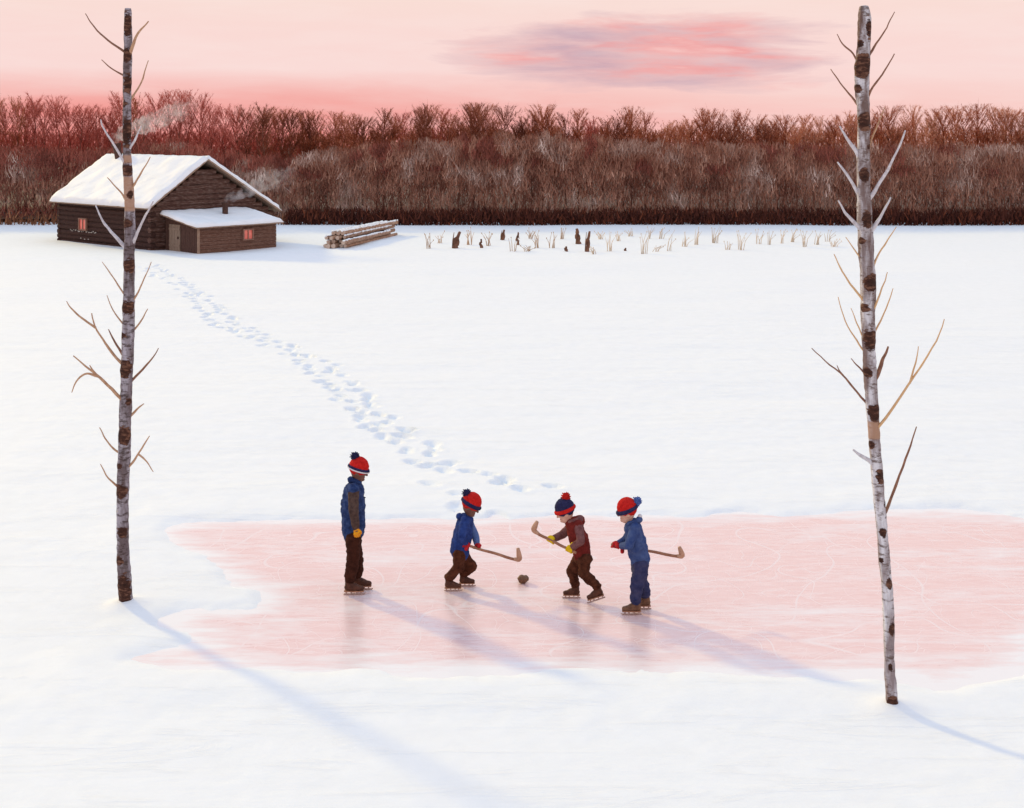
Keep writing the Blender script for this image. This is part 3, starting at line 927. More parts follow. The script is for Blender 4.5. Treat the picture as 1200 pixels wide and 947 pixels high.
for px, py, h, w, lean, lb in stumps:
    g = G(px, py); g.z = ground_z(g.x, g.y) - .03
    hh, ww = 0.75 * h / F * g.y, .68 * w / F * g.y
    mb = MB(); n = 9
    mb.tube([(lean * hh * (u / n) ** 1.5 - (0.06 if u in (4, 5) else 0), 0, hh * u / n) for u in range(n + 1)], [ww * .5 * (1.15 - .55 * u / n) * rs.uniform(.8, 1.15) for u in range(n + 1)], 9, jit=.5)
    if w > 5:
        mb.ell((lean * hh * .4 + ww * .18, -.03, hh * .40), (ww * .42, ww * .3, hh * .26), 9)
        mb.tube([(-ww * .5, .05, 0), (-ww * .42, .03, hh * .5), (-ww * .15, 0, hh * .95)], [ww * .16, ww * .13, ww * .07], 7, jit=.3)
    tag(mb.build('stump', M['stump_brown'], loc=g), lb, 'stump', 'stumps standing in the snow')

# ------------------------------------------------------------------ the wood
def strips(n, sampler, width, name, mats, label, cat):
    """many separate twigs (thin vertical blades); sampler -> x, y, z, length, material, tint"""
    V = np.empty((n, 4, 3)); mi = np.empty(n, np.int32); tint = np.empty(n, np.float32)
    for i in range(n):
        x, y, z, L, m_, tn, wd = sampler()
        yaw = RNG.uniform(-1.1, 1.1); lean = RNG.normal(0, .42); lean2 = RNG.normal(0, .3)
        ax = np.array([math.cos(yaw), math.sin(yaw), 0]) * wd / 2
        up = np.array([lean, lean2, 1.0]); up *= L / np.linalg.norm(up) / 2
        c = np.array([x, y, z])
        V[i, 0] = c - up - ax; V[i, 1] = c - up + ax; V[i, 2] = c + up + ax * .35; V[i, 3] = c + up - ax * .35
        mi[i] = m_; tint[i] = tn
    me = bpy.data.meshes.new(name)
    me.vertices.add(n * 4); me.vertices.foreach_set('co', V.ravel())
    me.loops.add(n * 4); me.loops.foreach_set('vertex_index', np.arange(n * 4, dtype=np.int32))
    me.polygons.add(n); me.polygons.foreach_set('loop_start', np.arange(0, n * 4, 4, dtype=np.int32))
    me.update()
    for m_ in mats: me.materials.append(m_)
    me.polygons.foreach_set('material_index', mi)
    a = me.attributes.new('tint', 'FLOAT', 'FACE'); a.data.foreach_set('value', tint)
    o = link(name, me)
    return tag(o, label, cat, kind='stuff')


def interp(x, pts): return float(np.interp(x, [p[0] for p in pts], [p[1] for p in pts]))


BODY = [(-300, 166), (0, 168), (100, 174), (200, 160), (260, 176), (330, 184), (420, 166), (520, 160), (600, 153), (700, 158), (800, 164), (1000, 167), (1200, 168), (1500, 168)]
XR = 62.0


def fnoise(x, z, s, o=0.0): return mn.noise(Vector((x * s, z * s, o)))


def body_sampler():
    x = RNG.uniform(-XR, XR); y = 87.6 + RNG.random() * 4.5
    px = 600 + x / y * F
    ty = interp(px, BODY) + 7 * fnoise(x, 0, .8) + 5 * fnoise(x, 3, 2.4)
    zt = CAM_H - (ty - HOR) / F * y
    L = RNG.uniform(.15, .6)
    z = .15 + (zt - .15 - L * .5) * RNG.random() ** .85
    n1 = fnoise(x, z * 1.2, .42, 2.0); n2 = fnoise(x, z, 1.1, 5.0)
    left = 1 if px < 340 else 0
    up = z / max(zt, .1)
    g = n1 + .5 * n2
    if left:
        m_ = 2 if (up > .74 + .5 * n2 or (px < 80 and up < .22)) else (1 if g > .15 else 0)
    else:
        m_ = 1 if g + .6 * (up - .62) + RNG.normal(0, .12) > .26 else (2 if g < -.25 and up > .6 else 0)
    t = float(np.clip(.42 + .55 * n2 + .45 * n1 + RNG.normal(0, .15), 0, 1))
    return x, y, z, L, m_, t, RNG.uniform(.022, .075)


strips(120000, body_sampler, .1, 'woods', [M['wood_brown'], M['wood_grey'], M['wood_red']], 'brown and grey bare wood closing the far side of the field', 'wood')


def back_sampler():
    x = RNG.uniform(-XR - 6, XR + 6); y = 96.5 + RNG.random() * 6
    px = 600 + x / y * F
    ty = interp(px, [(0, 152), (120, 150), (330, 154), (600, 148), (1200, 150)]) + 6 * fnoise(x, 8, .7) + 5 * fnoise(x, 9, 2.6)
    zt = CAM_H - (ty - HOR) / F * y
    L = RNG.uniform(.25, .9)
    z = 1.0 + (zt - 1.0 - L * .5) * RNG.random() ** .6
    t = float(np.clip(.5 + .45 * fnoise(x, z, .9, 3) + RNG.normal(0, .2), 0, 1))
    return x, y, z, L, (1 if px < 350 + 60 * fnoise(x, z, .5) else (2 if px > 860 + 120 * fnoise(x, z, .5) else 0)), t, RNG.uniform(.03, .10)


strips(60000, back_sampler, .1, 'woods', [M['crown_rust'], M['crown_red'], M['crown_orange']], 'rust red far part of the wood behind the front trees', 'wood')


def brush_sampler():
    while True:
        x = RNG.uniform(-XR, XR); y = 85.6 + RNG.random() * 1.5
        px = 600 + x / y * F
        if px < 335:
            if RNG.random() < .25: m_, top = 1, RNG.uniform(.5, 1.1)
            else: continue
        else:
            m_, top = 0, 1.0 + .14 * fnoise(x, 1, .6) + .16 * fnoise(x, 4, 2.3) + abs(RNG.normal(0, .09))
        if px < 75: m_ = 1
        L = RNG.uniform(.25, .7)
        z = max((top - L * .5) * RNG.random(), .0)
        return x, y, z + .05, L, m_, float(np.clip(RNG.normal(.4, .25), 0, 1)), RNG.uniform(.05, .13)


strips(15000, brush_sampler, .1, 'brush', [M['brush_dark'], M['brush_rust']], 'low dark brown brush along the foot of the wood', 'brush')


# individual bare trees whose tops stand out of the wood
def crown_mesh(seed, h, w, name):
    r = random.Random(seed); V, Fc, tint = [], [], []

    def blade(p, q, wd, t):
        p, q = Vector(p), Vector(q); yaw = r.uniform(0, math.pi)
        ax = Vector((math.cos(yaw), math.sin(yaw), 0)) * wd / 2
        b = len(V); V.extend([tuple(p - ax), tuple(p + ax), tuple(q)]); Fc.append((b, b + 1, b + 2)); tint.append(t)

    for k in range(64):
        u = r.random() ** .7; z0 = h * (.30 + .62 * u); an = r.uniform(0, 2 * math.pi)
        prof = math.sin(math.pi * min(max((z0 / h - .18) / .95, 0.04), .97)) ** .7
        L = w * .62 * prof * r.uniform(.7, 1.25) + .25
        dirv = Vector((math.cos(an) * .55, math.sin(an) * .55, .85)).normalized()
        p0 = Vector((r.uniform(-.04, .04), r.uniform(-.04, .04), z0)); p1 = p0 + dirv * L
        t0 = min(max(.3 + .35 * (z0 / h) + r.gauss(0, .15), 0), 1)
        blade(p0, p1, .045, t0 * .7)
        for j in range(36):
            f = r.uniform(.2, 1.0); b0 = p0.lerp(p1, f)
            dv = Vector((dirv.x + r.gauss(0, .6), dirv.y + r.gauss(0, .6), .65 + r.gauss(0, .35))).normalized()
            b1 = b0 + dv * r.uniform(.14, .42)
            if b1.z > h * 1.04: continue
            blade(b0, b1, r.uniform(.02, .045), min(max(t0 + r.gauss(0, .2), 0), 1))
    me = bpy.data.meshes.new(name); me.from_pydata(V, [], Fc)
    a = me.attributes.new('tint', 'FLOAT', 'FACE'); a.data.foreach_set('value', np.array(tint, np.float32))
    me.update(); return me


def trunk_mesh(seed, h):
    r = random.Random(seed); mb = MB()
    mb.tube([(r.uniform(-.05, .05) * u, r.uniform(-.05, .05) * u, h * .98 * u / 6) for u in range(7)], [.06 * (1 - .155 * u) + .004 for u in range(7)], 7)
    for k in range(6):
        z0 = h * r.uniform(.35, .75); an = r.uniform(0, 6.28); L = r.uniform(.5, 1.0)
        mb.tube([(0, 0, z0), (math.cos(an) * L * .35, math.sin(an) * L * .35, z0 + L * .6), (math.cos(an) * L * .5, math.sin(an) * L * .5, z0 + L)], [.018, .012, .005], 5)
    return mb.mesh('trunk', True)


HS = 8.0
shapes = [(2.3, 1), (1.8, 2), (2.8, 3), (1.4, 4), (2.0, 5)]
crowns = {}
for mat in ('crown_rust', 'crown_red', 'crown_brown', 'crown_orange'):
    for wv_, sd_ in shapes:
        me = crown_mesh(sd_ * 7 + 1, HS, wv_, 'crown'); me.materials.append(M[mat]); crowns[(mat, sd_)] = me
trunks = {sd_: trunk_mesh(sd_, HS) for _, sd_ in shapes}
for t_ in trunks.values(): t_.materials.append(M['tree_trunk'])
TOP = [(-300, 128), (0, 122), (60, 118), (130, 120), (200, 112), (260, 124), (330, 134), (420, 138), (480, 136), (560, 130), (640, 133), (700, 138), (800, 140), (900, 138), (1000, 136), (1200, 132), (1500, 132)]
rt = random.Random(4)
special = {308: (122, 'crown_brown', 'round topped dark red tree standing above the wood right of the cabin roof'),
           498: (123, 'crown_brown', 'tall narrow dark tree rising above the wood left of centre'),
           555: (126, 'crown_brown', 'bushy dark brown tree top standing out near the middle of the wood'),
           636: (126, 'crown_rust', 'broad rust coloured tree top right of the bushy dark one')}
plan = []
px = -190.0
while px < 1390:
    plan.append((px, None)); px += rt.uniform(7, 16)
for k in special: plan.append((k, special[k]))
for px, sp in plan:
    y = 93.0 + rt.random() * 3.2 if sp is None else 92.6
    ty = interp(px, TOP) + rt.gauss(1, 7) if sp is None else sp[0]
    h = CAM_H - (ty - HOR) / F * y
    x = (px - 600) / F * y
    if sp: mat, lb = sp[1], sp[2]
    else:
        if px < 300 + rt.uniform(-60, 60): mat = rt.choice(('crown_red', 'crown_red', 'crown_red', 'crown_rust'))
        elif px < 760: mat = rt.choice(('crown_rust', 'crown_rust', 'crown_brown', 'crown_red'))
        elif px < 900: mat = rt.choice(('crown_rust', 'crown_rust', 'crown_orange', 'crown_brown'))
        else: mat = rt.choice(('crown_orange', 'crown_orange', 'crown_orange', 'crown_rust'))
        lb = ('red twigged bare tree in the wood left of the cabin chimney' if px < 137 else 'red twigged bare tree behind the cabin roof and smoke' if px < 335 else
              'rust brown bare tree in the wood between the cabin and the pale birch' if px < 1012 else 'orange brown bare tree in the wood right of the pale birch')
    sdn = rt.choice(shapes)[1] if sp is None else (3 if 'b' in sp[2][:5] else 4)
    o = empty('bare_tree', (x, y, 0), label=lb, cat='tree', group='bare trees along the wood edge')
    sc_ = h / HS
    for nm, me in (('trunk', trunks[sdn]), ('crown', crowns[(mat, sdn)])):
        c_ = bpy.data.objects.new(nm, me); COL.objects.link(c_); c_.parent = o
    o.rotation_euler.z = rt.uniform(0, 6.28)
    o.scale = (1, 1, sc_)

# ------------------------------------------------------------------ people
M['skin'] = mottled('skin', (0.36, 0.19, 0.125), (0.43, 0.24, 0.165), 20, 0.55)
M['skin_dark'] = mottled('skin_dark', (0.13, 0.06, 0.042), (0.18, 0.085, 0.06), 20, 0.6)
M['skin_light'] = mottled('skin_light', (0.55, 0.32, 0.24), (0.62, 0.38, 0.29), 20, 0.55)
def cloth(name, c1, c2, sc_=25, c3=None): return mottled(name, c1, c2, sc_, 0.92, 0.55, 160, c3=c3, spec=0.12)
M['navy_coat'] = cloth('navy_coat', (0.008, 0.014, 0.05), (0.025, 0.050, 0.15), 14, c3=(0.07, 0.105, 0.22))
M['brown_sleeve'] = cloth('brown_sleeve', (0.04, 0.024, 0.022), (0.115, 0.072, 0.058), 18)
M['blue_coat'] = cloth('blue_coat', (0.012, 0.025, 0.12), (0.035, 0.075, 0.27), 14)
M['blue_sleeve'] = cloth('blue_sleeve', (0.06, 0.11, 0.28), (0.13, 0.20, 0.42), 18)
M['slate_coat'] = cloth('slate_coat', (0.025, 0.05, 0.17), (0.08, 0.12, 0.26), 10)
M['slate_trousers'] = cloth('slate_trousers', (0.02, 0.026, 0.085), (0.065, 0.065, 0.135), 14)
M['maroon_coat'] = cloth('maroon_coat', (0.10, 0.012, 0.010), (0.22, 0.028, 0.022), 14)
M['mauve_sleeve'] = cloth('mauve_sleeve', (0.11, 0.035, 0.035), (0.25, 0.12, 0.115), 18)
M['brown_trousers'] = cloth('brown_trousers', (0.026, 0.007, 0.004), (0.068, 0.021, 0.012), 14)
M['rust_trousers'] = cloth('rust_trousers', (0.038, 0.010, 0.005), (0.125, 0.042, 0.022), 16)
M['red_wool'] = cloth('red_wool', (0.42, 0.010, 0.008), (0.66, 0.025, 0.02), 30)
M['navy_wool'] = cloth('navy_wool', (0.012, 0.013, 0.05), (0.035, 0.035, 0.10), 30)
M['blue_wool'] = cloth('blue_wool', (0.03, 0.06, 0.26), (0.14, 0.22, 0.50), 60)
M['white_wool'] = cloth('white_wool', (0.6, 0.58, 0.6), (0.78, 0.76, 0.76), 30)
M['yellow_wool'] = cloth('yellow_wool', (0.66, 0.40, 0.008), (0.82, 0.60, 0.02), 30)
M['orange_wool'] = cloth('orange_wool', (0.70, 0.18, 0.02), (0.80, 0.46, 0.02), 40)
M['red_mitten'] = cloth('red_mitten', (0.40, 0.012, 0.016), (0.60, 0.035, 0.04), 30)
M['boot'] = mottled('boot_leather', (0.040, 0.012, 0.006), (0.12, 0.042, 0.022), 18, 0.6, 0.3, 60)
M['boot_tan'] = mottled('boot_tan', (0.10, 0.045, 0.024), (0.22, 0.115, 0.065), 18, 0.6, 0.3, 60)
M['steel'] = mottled('skate_steel', (0.35, 0.24, 0.2), (0.55, 0.45, 0.42), 20, 0.35)
M['steel'].node_tree.nodes['Principled BSDF'].inputs['Metallic'].default_value = 0.7
M['eye_dark'] = mottled('eye_dark', (0.01, 0.008, 0.008), (0.03, 0.02, 0.02), 20, 0.3)
M['lip'] = mottled('lip', (0.25, 0.08, 0.07), (0.3, 0.1, 0.09), 20, 0.5)
M['stick_wood'] = mottled('stick_wood', (0.22, 0.085, 0.045), (0.42, 0.21, 0.125), 10, 0.6, 0.2, 60)
M['stick_blade'] = mottled('stick_blade', (0.34, 0.17, 0.10), (0.55, 0.33, 0.22), 12, 0.65, 0.2, 60)


class Fig:
    """a person built in side view: photo point + distance behind (+) or before (-) the figure's middle plane -> local point"""
    def __init__(self, cx, gy, **kw):
        self.base = G(cx, gy)
        self.root = empty('person', self.base, **kw)

    def P(self, px, py, lat=0.0): return W(px, py, self.base.y + lat) - self.base


def head(body, f, c, facing, sz, tilt=0.0):
    """head with jaw, nose, ears added to the body solids; returns the head's rotation"""
    R = Matrix.Rotation(-tilt * facing if facing > 0 else tilt, 3, 'Y') if False else Matrix.Rotation(tilt * facing, 3, 'Y')
    k = sz / 0.22
    def at(x, y, z): return c + R @ Vector((x * facing * k, y * k, z * k))
    body.ell(at(0, 0, .015), (.092 * k, .075 * k, .105 * k), 16, R=R)
    body.ell(at(.030, 0, -.055), (.055 * k, .052 * k, .060 * k), 14, R=R)
    body.cap(at(.088, 0, .012), .010 * k, at(.104, 0, -.018), .015 * k)
    body.ell(at(.070, 0, -.078), (.022 * k, .022 * k, .018 * k), 10, R=R)
    for s in (-1, 1):
        body.ell(at(-.005, s * .076, -.005), (.022 * k, .012 * k, .032 * k), 10, R=R)
    return at, R, k


def face(f, at, k, parent):
    for s in (-1, 1):
        mb = MB(); mb.ell(at(.078, s * .032, .012), (.011 * k, .011 * k, .009 * k), 10); mb.build('eye', M['eye_dark'], parent, smooth=True)
    mb = MB(); mb.cap(at(.080, -.02, -.052), .006 * k, at(.080, .02, -.052), .006 * k); mb.build('mouth', M['lip'], parent, smooth=True)


def hat(f, at, R, k, dome, brim, pom, pom_at, stripe=None, dome_r=(.118, .102, .115), brim_front=.02):
    mb = MB()
    mb.ell(at(-.006, 0, .062), tuple(r * k for r in dome_r), 18, R=R)
    h = mb.blob('hat', M[dome], f.root, .009, 3, .006, 40)
    bb = MB(); n = 22
    for i in range(n):
        a0, a1 = 2 * math.pi * i / n, 2 * math.pi * (i + 1) / n
        q = lambda a: at(math.cos(a) * .108 - .004, math.sin(a) * .094, .040 + math.cos(a) * brim_front)
        bb.cap(q(a0), .026 * k, q(a1), .026 * k, 8)
    bb.blob('brim', M[brim], h, .009, 3, .004, 60)
    if stripe:
        sb = MB()
        q = lambda a: at(math.cos(a) * .126 - .004, math.sin(a) * .112, .030 + math.cos(a) * brim_front)
        for i in range(n):
            a0, a1 = 2 * math.pi * i / n, 2 * math.pi * (i + 1) / n
            sb.cap(q(a0), .009 * k, q(a1), .009 * k, 8)
        sb.build('stripe', M[stripe], h, smooth=True)
    rp_ = random.Random(2)
    pb = MB(); pc = at(*pom_at)
    pb.ell(pc, (.045 * k,) * 3, 14)
    for i in range(70):
        v = Vector((rp_.gauss(0, 1), rp_.gauss(0, 1), rp_.gauss(0, 1))).normalized()
        pb.cap(pc + v * .03 * k, .009 * k, pc + v * rp_.uniform(.045, .058) * k, .006 * k, 6)
    pb.build('pompom', M[pom], h, smooth=True)
    return h


def grip(f, name, c, axis, out, mat, k=1.0, parent=None):
    """gloved hand closed round a shaft: c on the shaft, axis along it, out from shaft to the back of the palm"""
    axis = Vector(axis).normalized(); out = (Vector(out) - axis * Vector(out).dot(axis)).normalized(); tn = axis.cross(out)
    rs_, rf = .018, .0125 * k
    mb = MB()
    pc = c + out * (rs_ + .016 * k)
    Rm = Matrix((axis, tn, out)).transposed()
    mb.ell(pc, (.046 * k, .040 * k, .020 * k), 14, R=Rm)
    mb.cap(pc + tn * .02 * k, .026 * k, pc + tn * .065 * k + out * .01, .028 * k)
    for i, ln in enumerate((.9, 1.0, .95, .8)):
        o = axis * (i - 1.5) * .0235 * k
        prev = None
        for s in range(7):
            a = math.radians(-20 - s * 37 * ln)
            p = c + o + (out * math.cos(a) + tn * math.sin(a)) * (rs_ + rf * .9)
            if prev is not None: mb.cap(prev, rf, p, rf * .97, 8)
            prev = p
    prev = None
    for s in range(4):
        a = math.radians(40 + s * 38)
        p = c + axis * (-.040 - .004 * s) * k + (out * math.cos(a) + tn * math.sin(a)) * (rs_ + rf)
        if prev is not None: mb.cap(prev, rf * 1.2, p, rf * 1.1, 8)
        prev = p
    return mb.blob(name, M[mat], parent or f.root, .0055, 2, .003, 60)


def skate(f, ankle, toe_dir, boot, size=1.0, pitch=0.0, ground=True):
    """laced boot on a steel runner; ankle = centre of the ankle, toe_dir +-1 along x; pitch > 0 lifts the heel"""
    R = Matrix.Rotation(pitch * toe_dir, 3, 'Y')
    ah = .175 * size
    def at(x, y, z): return Vector(ankle) + R @ Vector((x * toe_dir * size, y * size, (z) * size))
    mb = MB()
    mb.cap(at(-.01, 0, .05), .052 * size, at(-.015, 0, -.06), .050 * size)
    mb.cap(at(-.035, 0, -.085), .040 * size, at(.10, 0, -.092), .043 * size)
    mb.cap(at(.08, 0, -.092), .042 * size, at(.155, 0, -.098), .034 * size)
    mb.cap(at(-.02, 0, -.04), .047 * size, at(.085, 0, -.08), .040 * size)
    b_ = mb.blob('skate', M[boot], f.root, .009, 3, .004, 40)
    sl = MB(); sl.box(at(.055, 0, -.130), R @ Vector((.128 * size, 0, 0)), Vector((0, .036 * size, 0)), R @ Vector((0, 0, .008 * size)))
    sl.build('sole', M['stick_wood'], b_, bevel=.004)
    bl = MB()
    pr = [(-.085, -.172), (-.075, -.180), (-.05, -.183), (.15, -.183), (.19, -.178), (.205, -.165), (.20, -.158), (.185, -.163), (-.07, -.163)]
    for s in (-1, 1): bl.poly([at(x, s * .006, z) for x, z in (pr if s > 0 else pr[::-1])])
    for i in range(len(pr)):
        (xa, za), (xb, zb) = pr[i], pr[(i + 1) % len(pr)]
        bl.poly([at(xa, -.006, za), at(xa, .006, za), at(xb, .006, zb), at(xb, -.006, zb)])
    for x in (-.045, .02, .09, .145):
        bl.box(at(x, 0, -.150), R @ Vector((.010 * size, 0, 0)), Vector((0, .008 * size, 0)), R @ Vector((0, 0, .014 * size)))
    bl.build('blade', M['steel'], b_)
    return b_


def stick(f, p0, p1, blade_vec, label, r=.017):
    """wooden stick from butt p0 to heel p1, blade_vec from heel to toe"""
    o = empty('hockey_stick', f.base, label=label, cat='hockey stick', group='hockey sticks')
    p0, p1, bv = Vector(p0), Vector(p1), Vector(blade_vec)
    t = (p1 - p0).normalized(); lat = Vector((0, 1, 0))
    mb = MB(); n = 10
    mb.tube([p0.lerp(p1, i / n) + Vector((0, 0, .004 * math.sin(i * 1.3))) for i in range(n + 1)], [r * (1.0 + .18 * i / n) for i in range(n + 1)], 8, jit=.1)
    mb.build('shaft', M['stick_wood'], o, smooth=True)
    bl = MB()
    c = lerp_path([tuple(p1 - t * .05), tuple(p1 + t * .025 + bv * .12), tuple(p1 + bv * .5 + t * .02), tuple(p1 + bv)], 14)
    bl.tube([Vector(x) for x in c], [r * 1.25 + r * .9 * math.sin(math.pi * i / 13) for i in range(14)], 10, jit=.1)
    b_ = bl.build('blade', M['stick_blade'], o, smooth=True)
    return o


SEEDS = [0]
def wear(f, name, caps, mat, parent=None, wr=.012, vox=.012, sm=4):
    SEEDS[0] += 3.7
    mb = MB()
    for c in caps:
        if len(c) == 4: mb.cap(*c, 14)
        else: mb.ell(c[0], c[1], 18, R=c[2])
    return mb.blob(name, M[mat], parent or f.root, vox, sm, wr, 13, seed=SEEDS[0])


def body_solids(caps):
    mb = MB()
    for p0, r0, p1, r1 in caps: mb.cap(p0, r0, p1, r1)
    return mb


# ---- tall spectator at the left, facing right
f = Fig(416, 694, label='tallest person, standing upright in a dark blue parka and brown trousers with hands down', cat='person')
P = f.P
hc = P(420, 553)
sh = {s: P(414, 573, s * .15) for s in (-1, 1)}; hip = {s: P(414, 630, s * .085) for s in (-1, 1)}
ank = {-1: Vector((P(411, 680).x, -.10, .185)), 1: Vector((P(418, 680).x, .10, .185))}
knee = {s: (hip[s] + ank[s]) / 2 + Vector((.02, 0, 0)) for s in (-1, 1)}
elb = {-1: P(414.5, 598, -.235), 1: P(417, 598, .235)}; wri = {-1: P(417, 617, -.225), 1: P(420, 617, .225)}
bd = body_solids([(P(416, 575), .10, P(414, 600), .12), (P(414, 600), .12, P(414, 628), .11), (P(417, 572), .05, hc, .055)])
for s in (-1, 1):
    bd.cap(sh[s], .05, elb[s], .042); bd.cap(elb[s], .042, wri[s], .032); bd.cap(hip[s], .08, knee[s], .06); bd.cap(knee[s], .055, ank[s], .042)
    bd.cap(wri[s], .03, wri[s] + Vector((.01, 0, -.05)), .03); bd.cap(P(415, 573), .06, sh[s], .05)
at, R, k = head(bd, f, hc, 1, .255, .20)
b0 = bd.blob('body', M['skin_dark'], f.root, .010, 3); face(f, at, k, b0)
hat(f, at, R, k, 'red_wool', 'navy_wool', 'navy_wool', (-.075, 0, .165), 'white_wool', brim_front=-.012)
coat = wear(f, 'coat', [(P(415, 574), .135, P(414, 590), .165), (P(414, 590), .165, P(414, 612), .165), (P(414, 612), .165, P(413.5, 624), .150),
                        (P(416.5, 567), .098, P(415.5, 572), .12), (sh[-1], .085, P(414, 590, -.06), .12), (sh[1], .085, P(414, 590, .06), .12)], 'navy_coat', wr=.026)
for s in (-1, 1):
    wear(f, 'sleeve', [(sh[s] + Vector((0, -s * .01, -.01)), .080, elb[s], .068), (elb[s], .068, wri[s], .052)], 'brown_sleeve', coat, .012)
col_ = wear(f, 'collar', [(P(411, 562, -.05), .045, P(411, 562, .05), .045), (P(411, 563, -.06), .04, P(421, 566, -.055), .035), (P(411, 563, .06), .04, P(421, 566, .055), .035)], 'navy_coat', coat, .01)
wear(f, 'trousers', [c for s in (-1, 1) for c in ((hip[s], .105, knee[s], .088), (knee[s], .088, ank[s] + Vector((0, 0, .03)), .078))] + [(hip[-1], .11, hip[1], .11)], 'brown_trousers', wr=.024)
for s in (-1, 1):   # relaxed gloved hand: palm, four curled fingers, thumb forward
    mb = MB(); w0 = wri[s] + Vector((.004, 0, -.03)); pc = w0 + Vector((.006, 0, -.035))
    mb.cap(wri[s] + Vector((0, 0, -.005)), .042, w0, .036); mb.ell(pc, (.042, .022, .048), 14)
    for i in range(4):
        q0 = pc + Vector(((i - 1.5) * .021, 0, -.035)); L = (.042, .046, .043, .034)[i]
        q1 = q0 + Vector((.003, -s * .008, -L * .6)); q2 = q1 + Vector((.004, -s * .022, -L * .4)); q3 = q2 + Vector((0, -s * .018, .008))
        mb.cap(q0, .0125, q1, .0118, 8); mb.cap(q1, .0118, q2, .011, 8); mb.cap(q2, .011, q3, .0105, 8)
    t0 = pc + Vector((.034, 0, .018)); mb.cap(t0, .014, t0 + Vector((.022, -s * .012, -.03)), .0125, 8); mb.cap(t0 + Vector((.022, -s * .012, -.03)), .0125, t0 + Vector((.022, -s * .02, -.055)), .011, 8)
    mb.blob('glove', M['orange_wool'], f.root, .0055, 2, .003, 60)
for s in (-1, 1): skate(f, ank[s], 1, 'boot', 1.02)

# ---- stooping skater in blue, facing right
f = Fig(538, 690, label='stooping child in a blue jacket and brown trousers, reaching a stick to the right', cat='person')
P = f.P
hc = P(551, 594)
sh = {-1: P(545, 611, -.12), 1: P(549, 612, .12)}; hip = {-1: P(538, 650, -.07), 1: P(541, 650, .07)}
knee = {-1: P(538, 664, -.10), 1: P(553, 664, .09)}
ank = {-1: Vector((P(527, 680).x, -.10, .160)), 1: Vector((P(543, 680).x, .10, .150))}
hand = {-1: P(547, 639, -.10), 1: P(560, 641, -.02)}
elb = {-1: P(541, 629, -.19), 1: P(556.5, 627, .08)}
saxis = (P(607, 656, -.02) - P(547, 638, -.06)).normalized()
bd = body_solids([(P(547, 612), .075, P(542, 632), .085), (P(542, 632), .085, P(539, 650), .085), (P(549, 608), .04, hc, .045)])
for s in (-1, 1):
    bd.cap(sh[s], .04, elb[s], .034); bd.cap(elb[s], .034, hand[s], .026); bd.cap(hip[s], .065, knee[s], .05); bd.cap(knee[s], .046, ank[s], .036); bd.cap(P(547, 611), .05, sh[s], .04)
at, R, k = head(bd, f, hc, 1, .255, .42)
b0 = bd.blob('body', M['skin_dark'], f.root, .009, 3); face(f, at, k, b0)
hat(f, at, R, k, 'red_wool', 'navy_wool', 'navy_wool', (-.10, 0, .125), brim_front=-.008)
coat = wear(f, 'jacket', [(P(545, 611), .115, P(542, 628), .135), (P(542, 628), .135, P(538, 645), .125), (P(538, 645), .12, P(540, 648), .12), (sh[-1], .07, P(541, 628, -.05), .10), (sh[1], .07, P(543, 628, .05), .10)], 'blue_coat', wr=.022)
wear(f, 'sleeve', [(sh[-1], .065, elb[-1], .056), (elb[-1], .056, hand[-1] + (elb[-1] - hand[-1]).normalized() * .05, .045)], 'blue_coat', coat, .01)
wear(f, 'sleeve', [(sh[1], .065, elb[1], .056), (elb[1], .056, hand[1] + (elb[1] - hand[1]).normalized() * .05, .045)], 'blue_sleeve', coat, .01)
wear(f, 'collar', [(P(538, 605, -.04), .045, P(539, 605, .04), .045), (P(537, 606, -.05), .035, P(548, 609, -.05), .03)], 'blue_coat', coat, .01)
wear(f, 'trousers', [c for s in (-1, 1) for c in ((hip[s], .09, knee[s], .076), (knee[s], .076, ank[s] + Vector((0, 0, .03)), .066))] + [(hip[-1], .095, hip[1], .095)], 'rust_trousers', wr=.024)
for s in (-1, 1):
    grip(f, 'mitten', hand[s], saxis, elb[s] - hand[s] + Vector((0, -.12, .02)), 'red_mitten', .95)
skate(f, ank[-1], 1, 'boot', .86); skate(f, ank[1], 1, 'boot', .82)
stick(f, hand[-1] - saxis * .09, P(606, 656.5, -.02), P(607, 642, -.02) - P(606, 656, -.02), 'hockey stick reaching right from the stooping child, blade off the ice')

# ---- skater in maroon, facing left, stick raised
f = Fig(684, 704, label='child in a maroon jacket striding left with yellow gloves and raised stick', cat='person')
P = f.P
hc = P(663, 601)
sh = {-1: P(678, 616, -.12), 1: P(670, 616, .12)}; hip = {-1: P(686, 655, -.075), 1: P(679, 655, .075)}
ank = {-1: P(699, 689, -.10), 1: P(674, 686, .10)}
ank[1].z = .156; 
knee = {-1: P(684, 672, -.10), 1: P(670, 670, .10)}
hand = {-1: P(667.5, 644, -.16), 1: P(645.5, 632.5, -.04)}
elb = {-1: P(681, 634, -.2), 1: P(659, 627, .10)}
saxis = (hand[1] - hand[-1]).normalized()
bd = body_solids([(P(674, 616), .075, P(680, 635), .085), (P(680, 635), .085, P(683, 653), .085), (P(670, 612), .04, hc, .045)])
for s in (-1, 1):
    bd.cap(sh[s], .04, elb[s], .034); bd.cap(elb[s], .034, hand[s], .026); bd.cap(hip[s], .065, knee[s], .05); bd.cap(knee[s], .046, ank[s], .036); bd.cap(P(674, 615), .05, sh[s], .04)
at, R, k = head(bd, f, hc, -1, .250, .30)
b0 = bd.blob('body', M['skin_light'], f.root, .009, 3); face(f, at, k, b0)
hat(f, at, R, k, 'navy_wool', 'red_wool', 'red_wool', (-.055, 0, .175), brim_front=-.006)
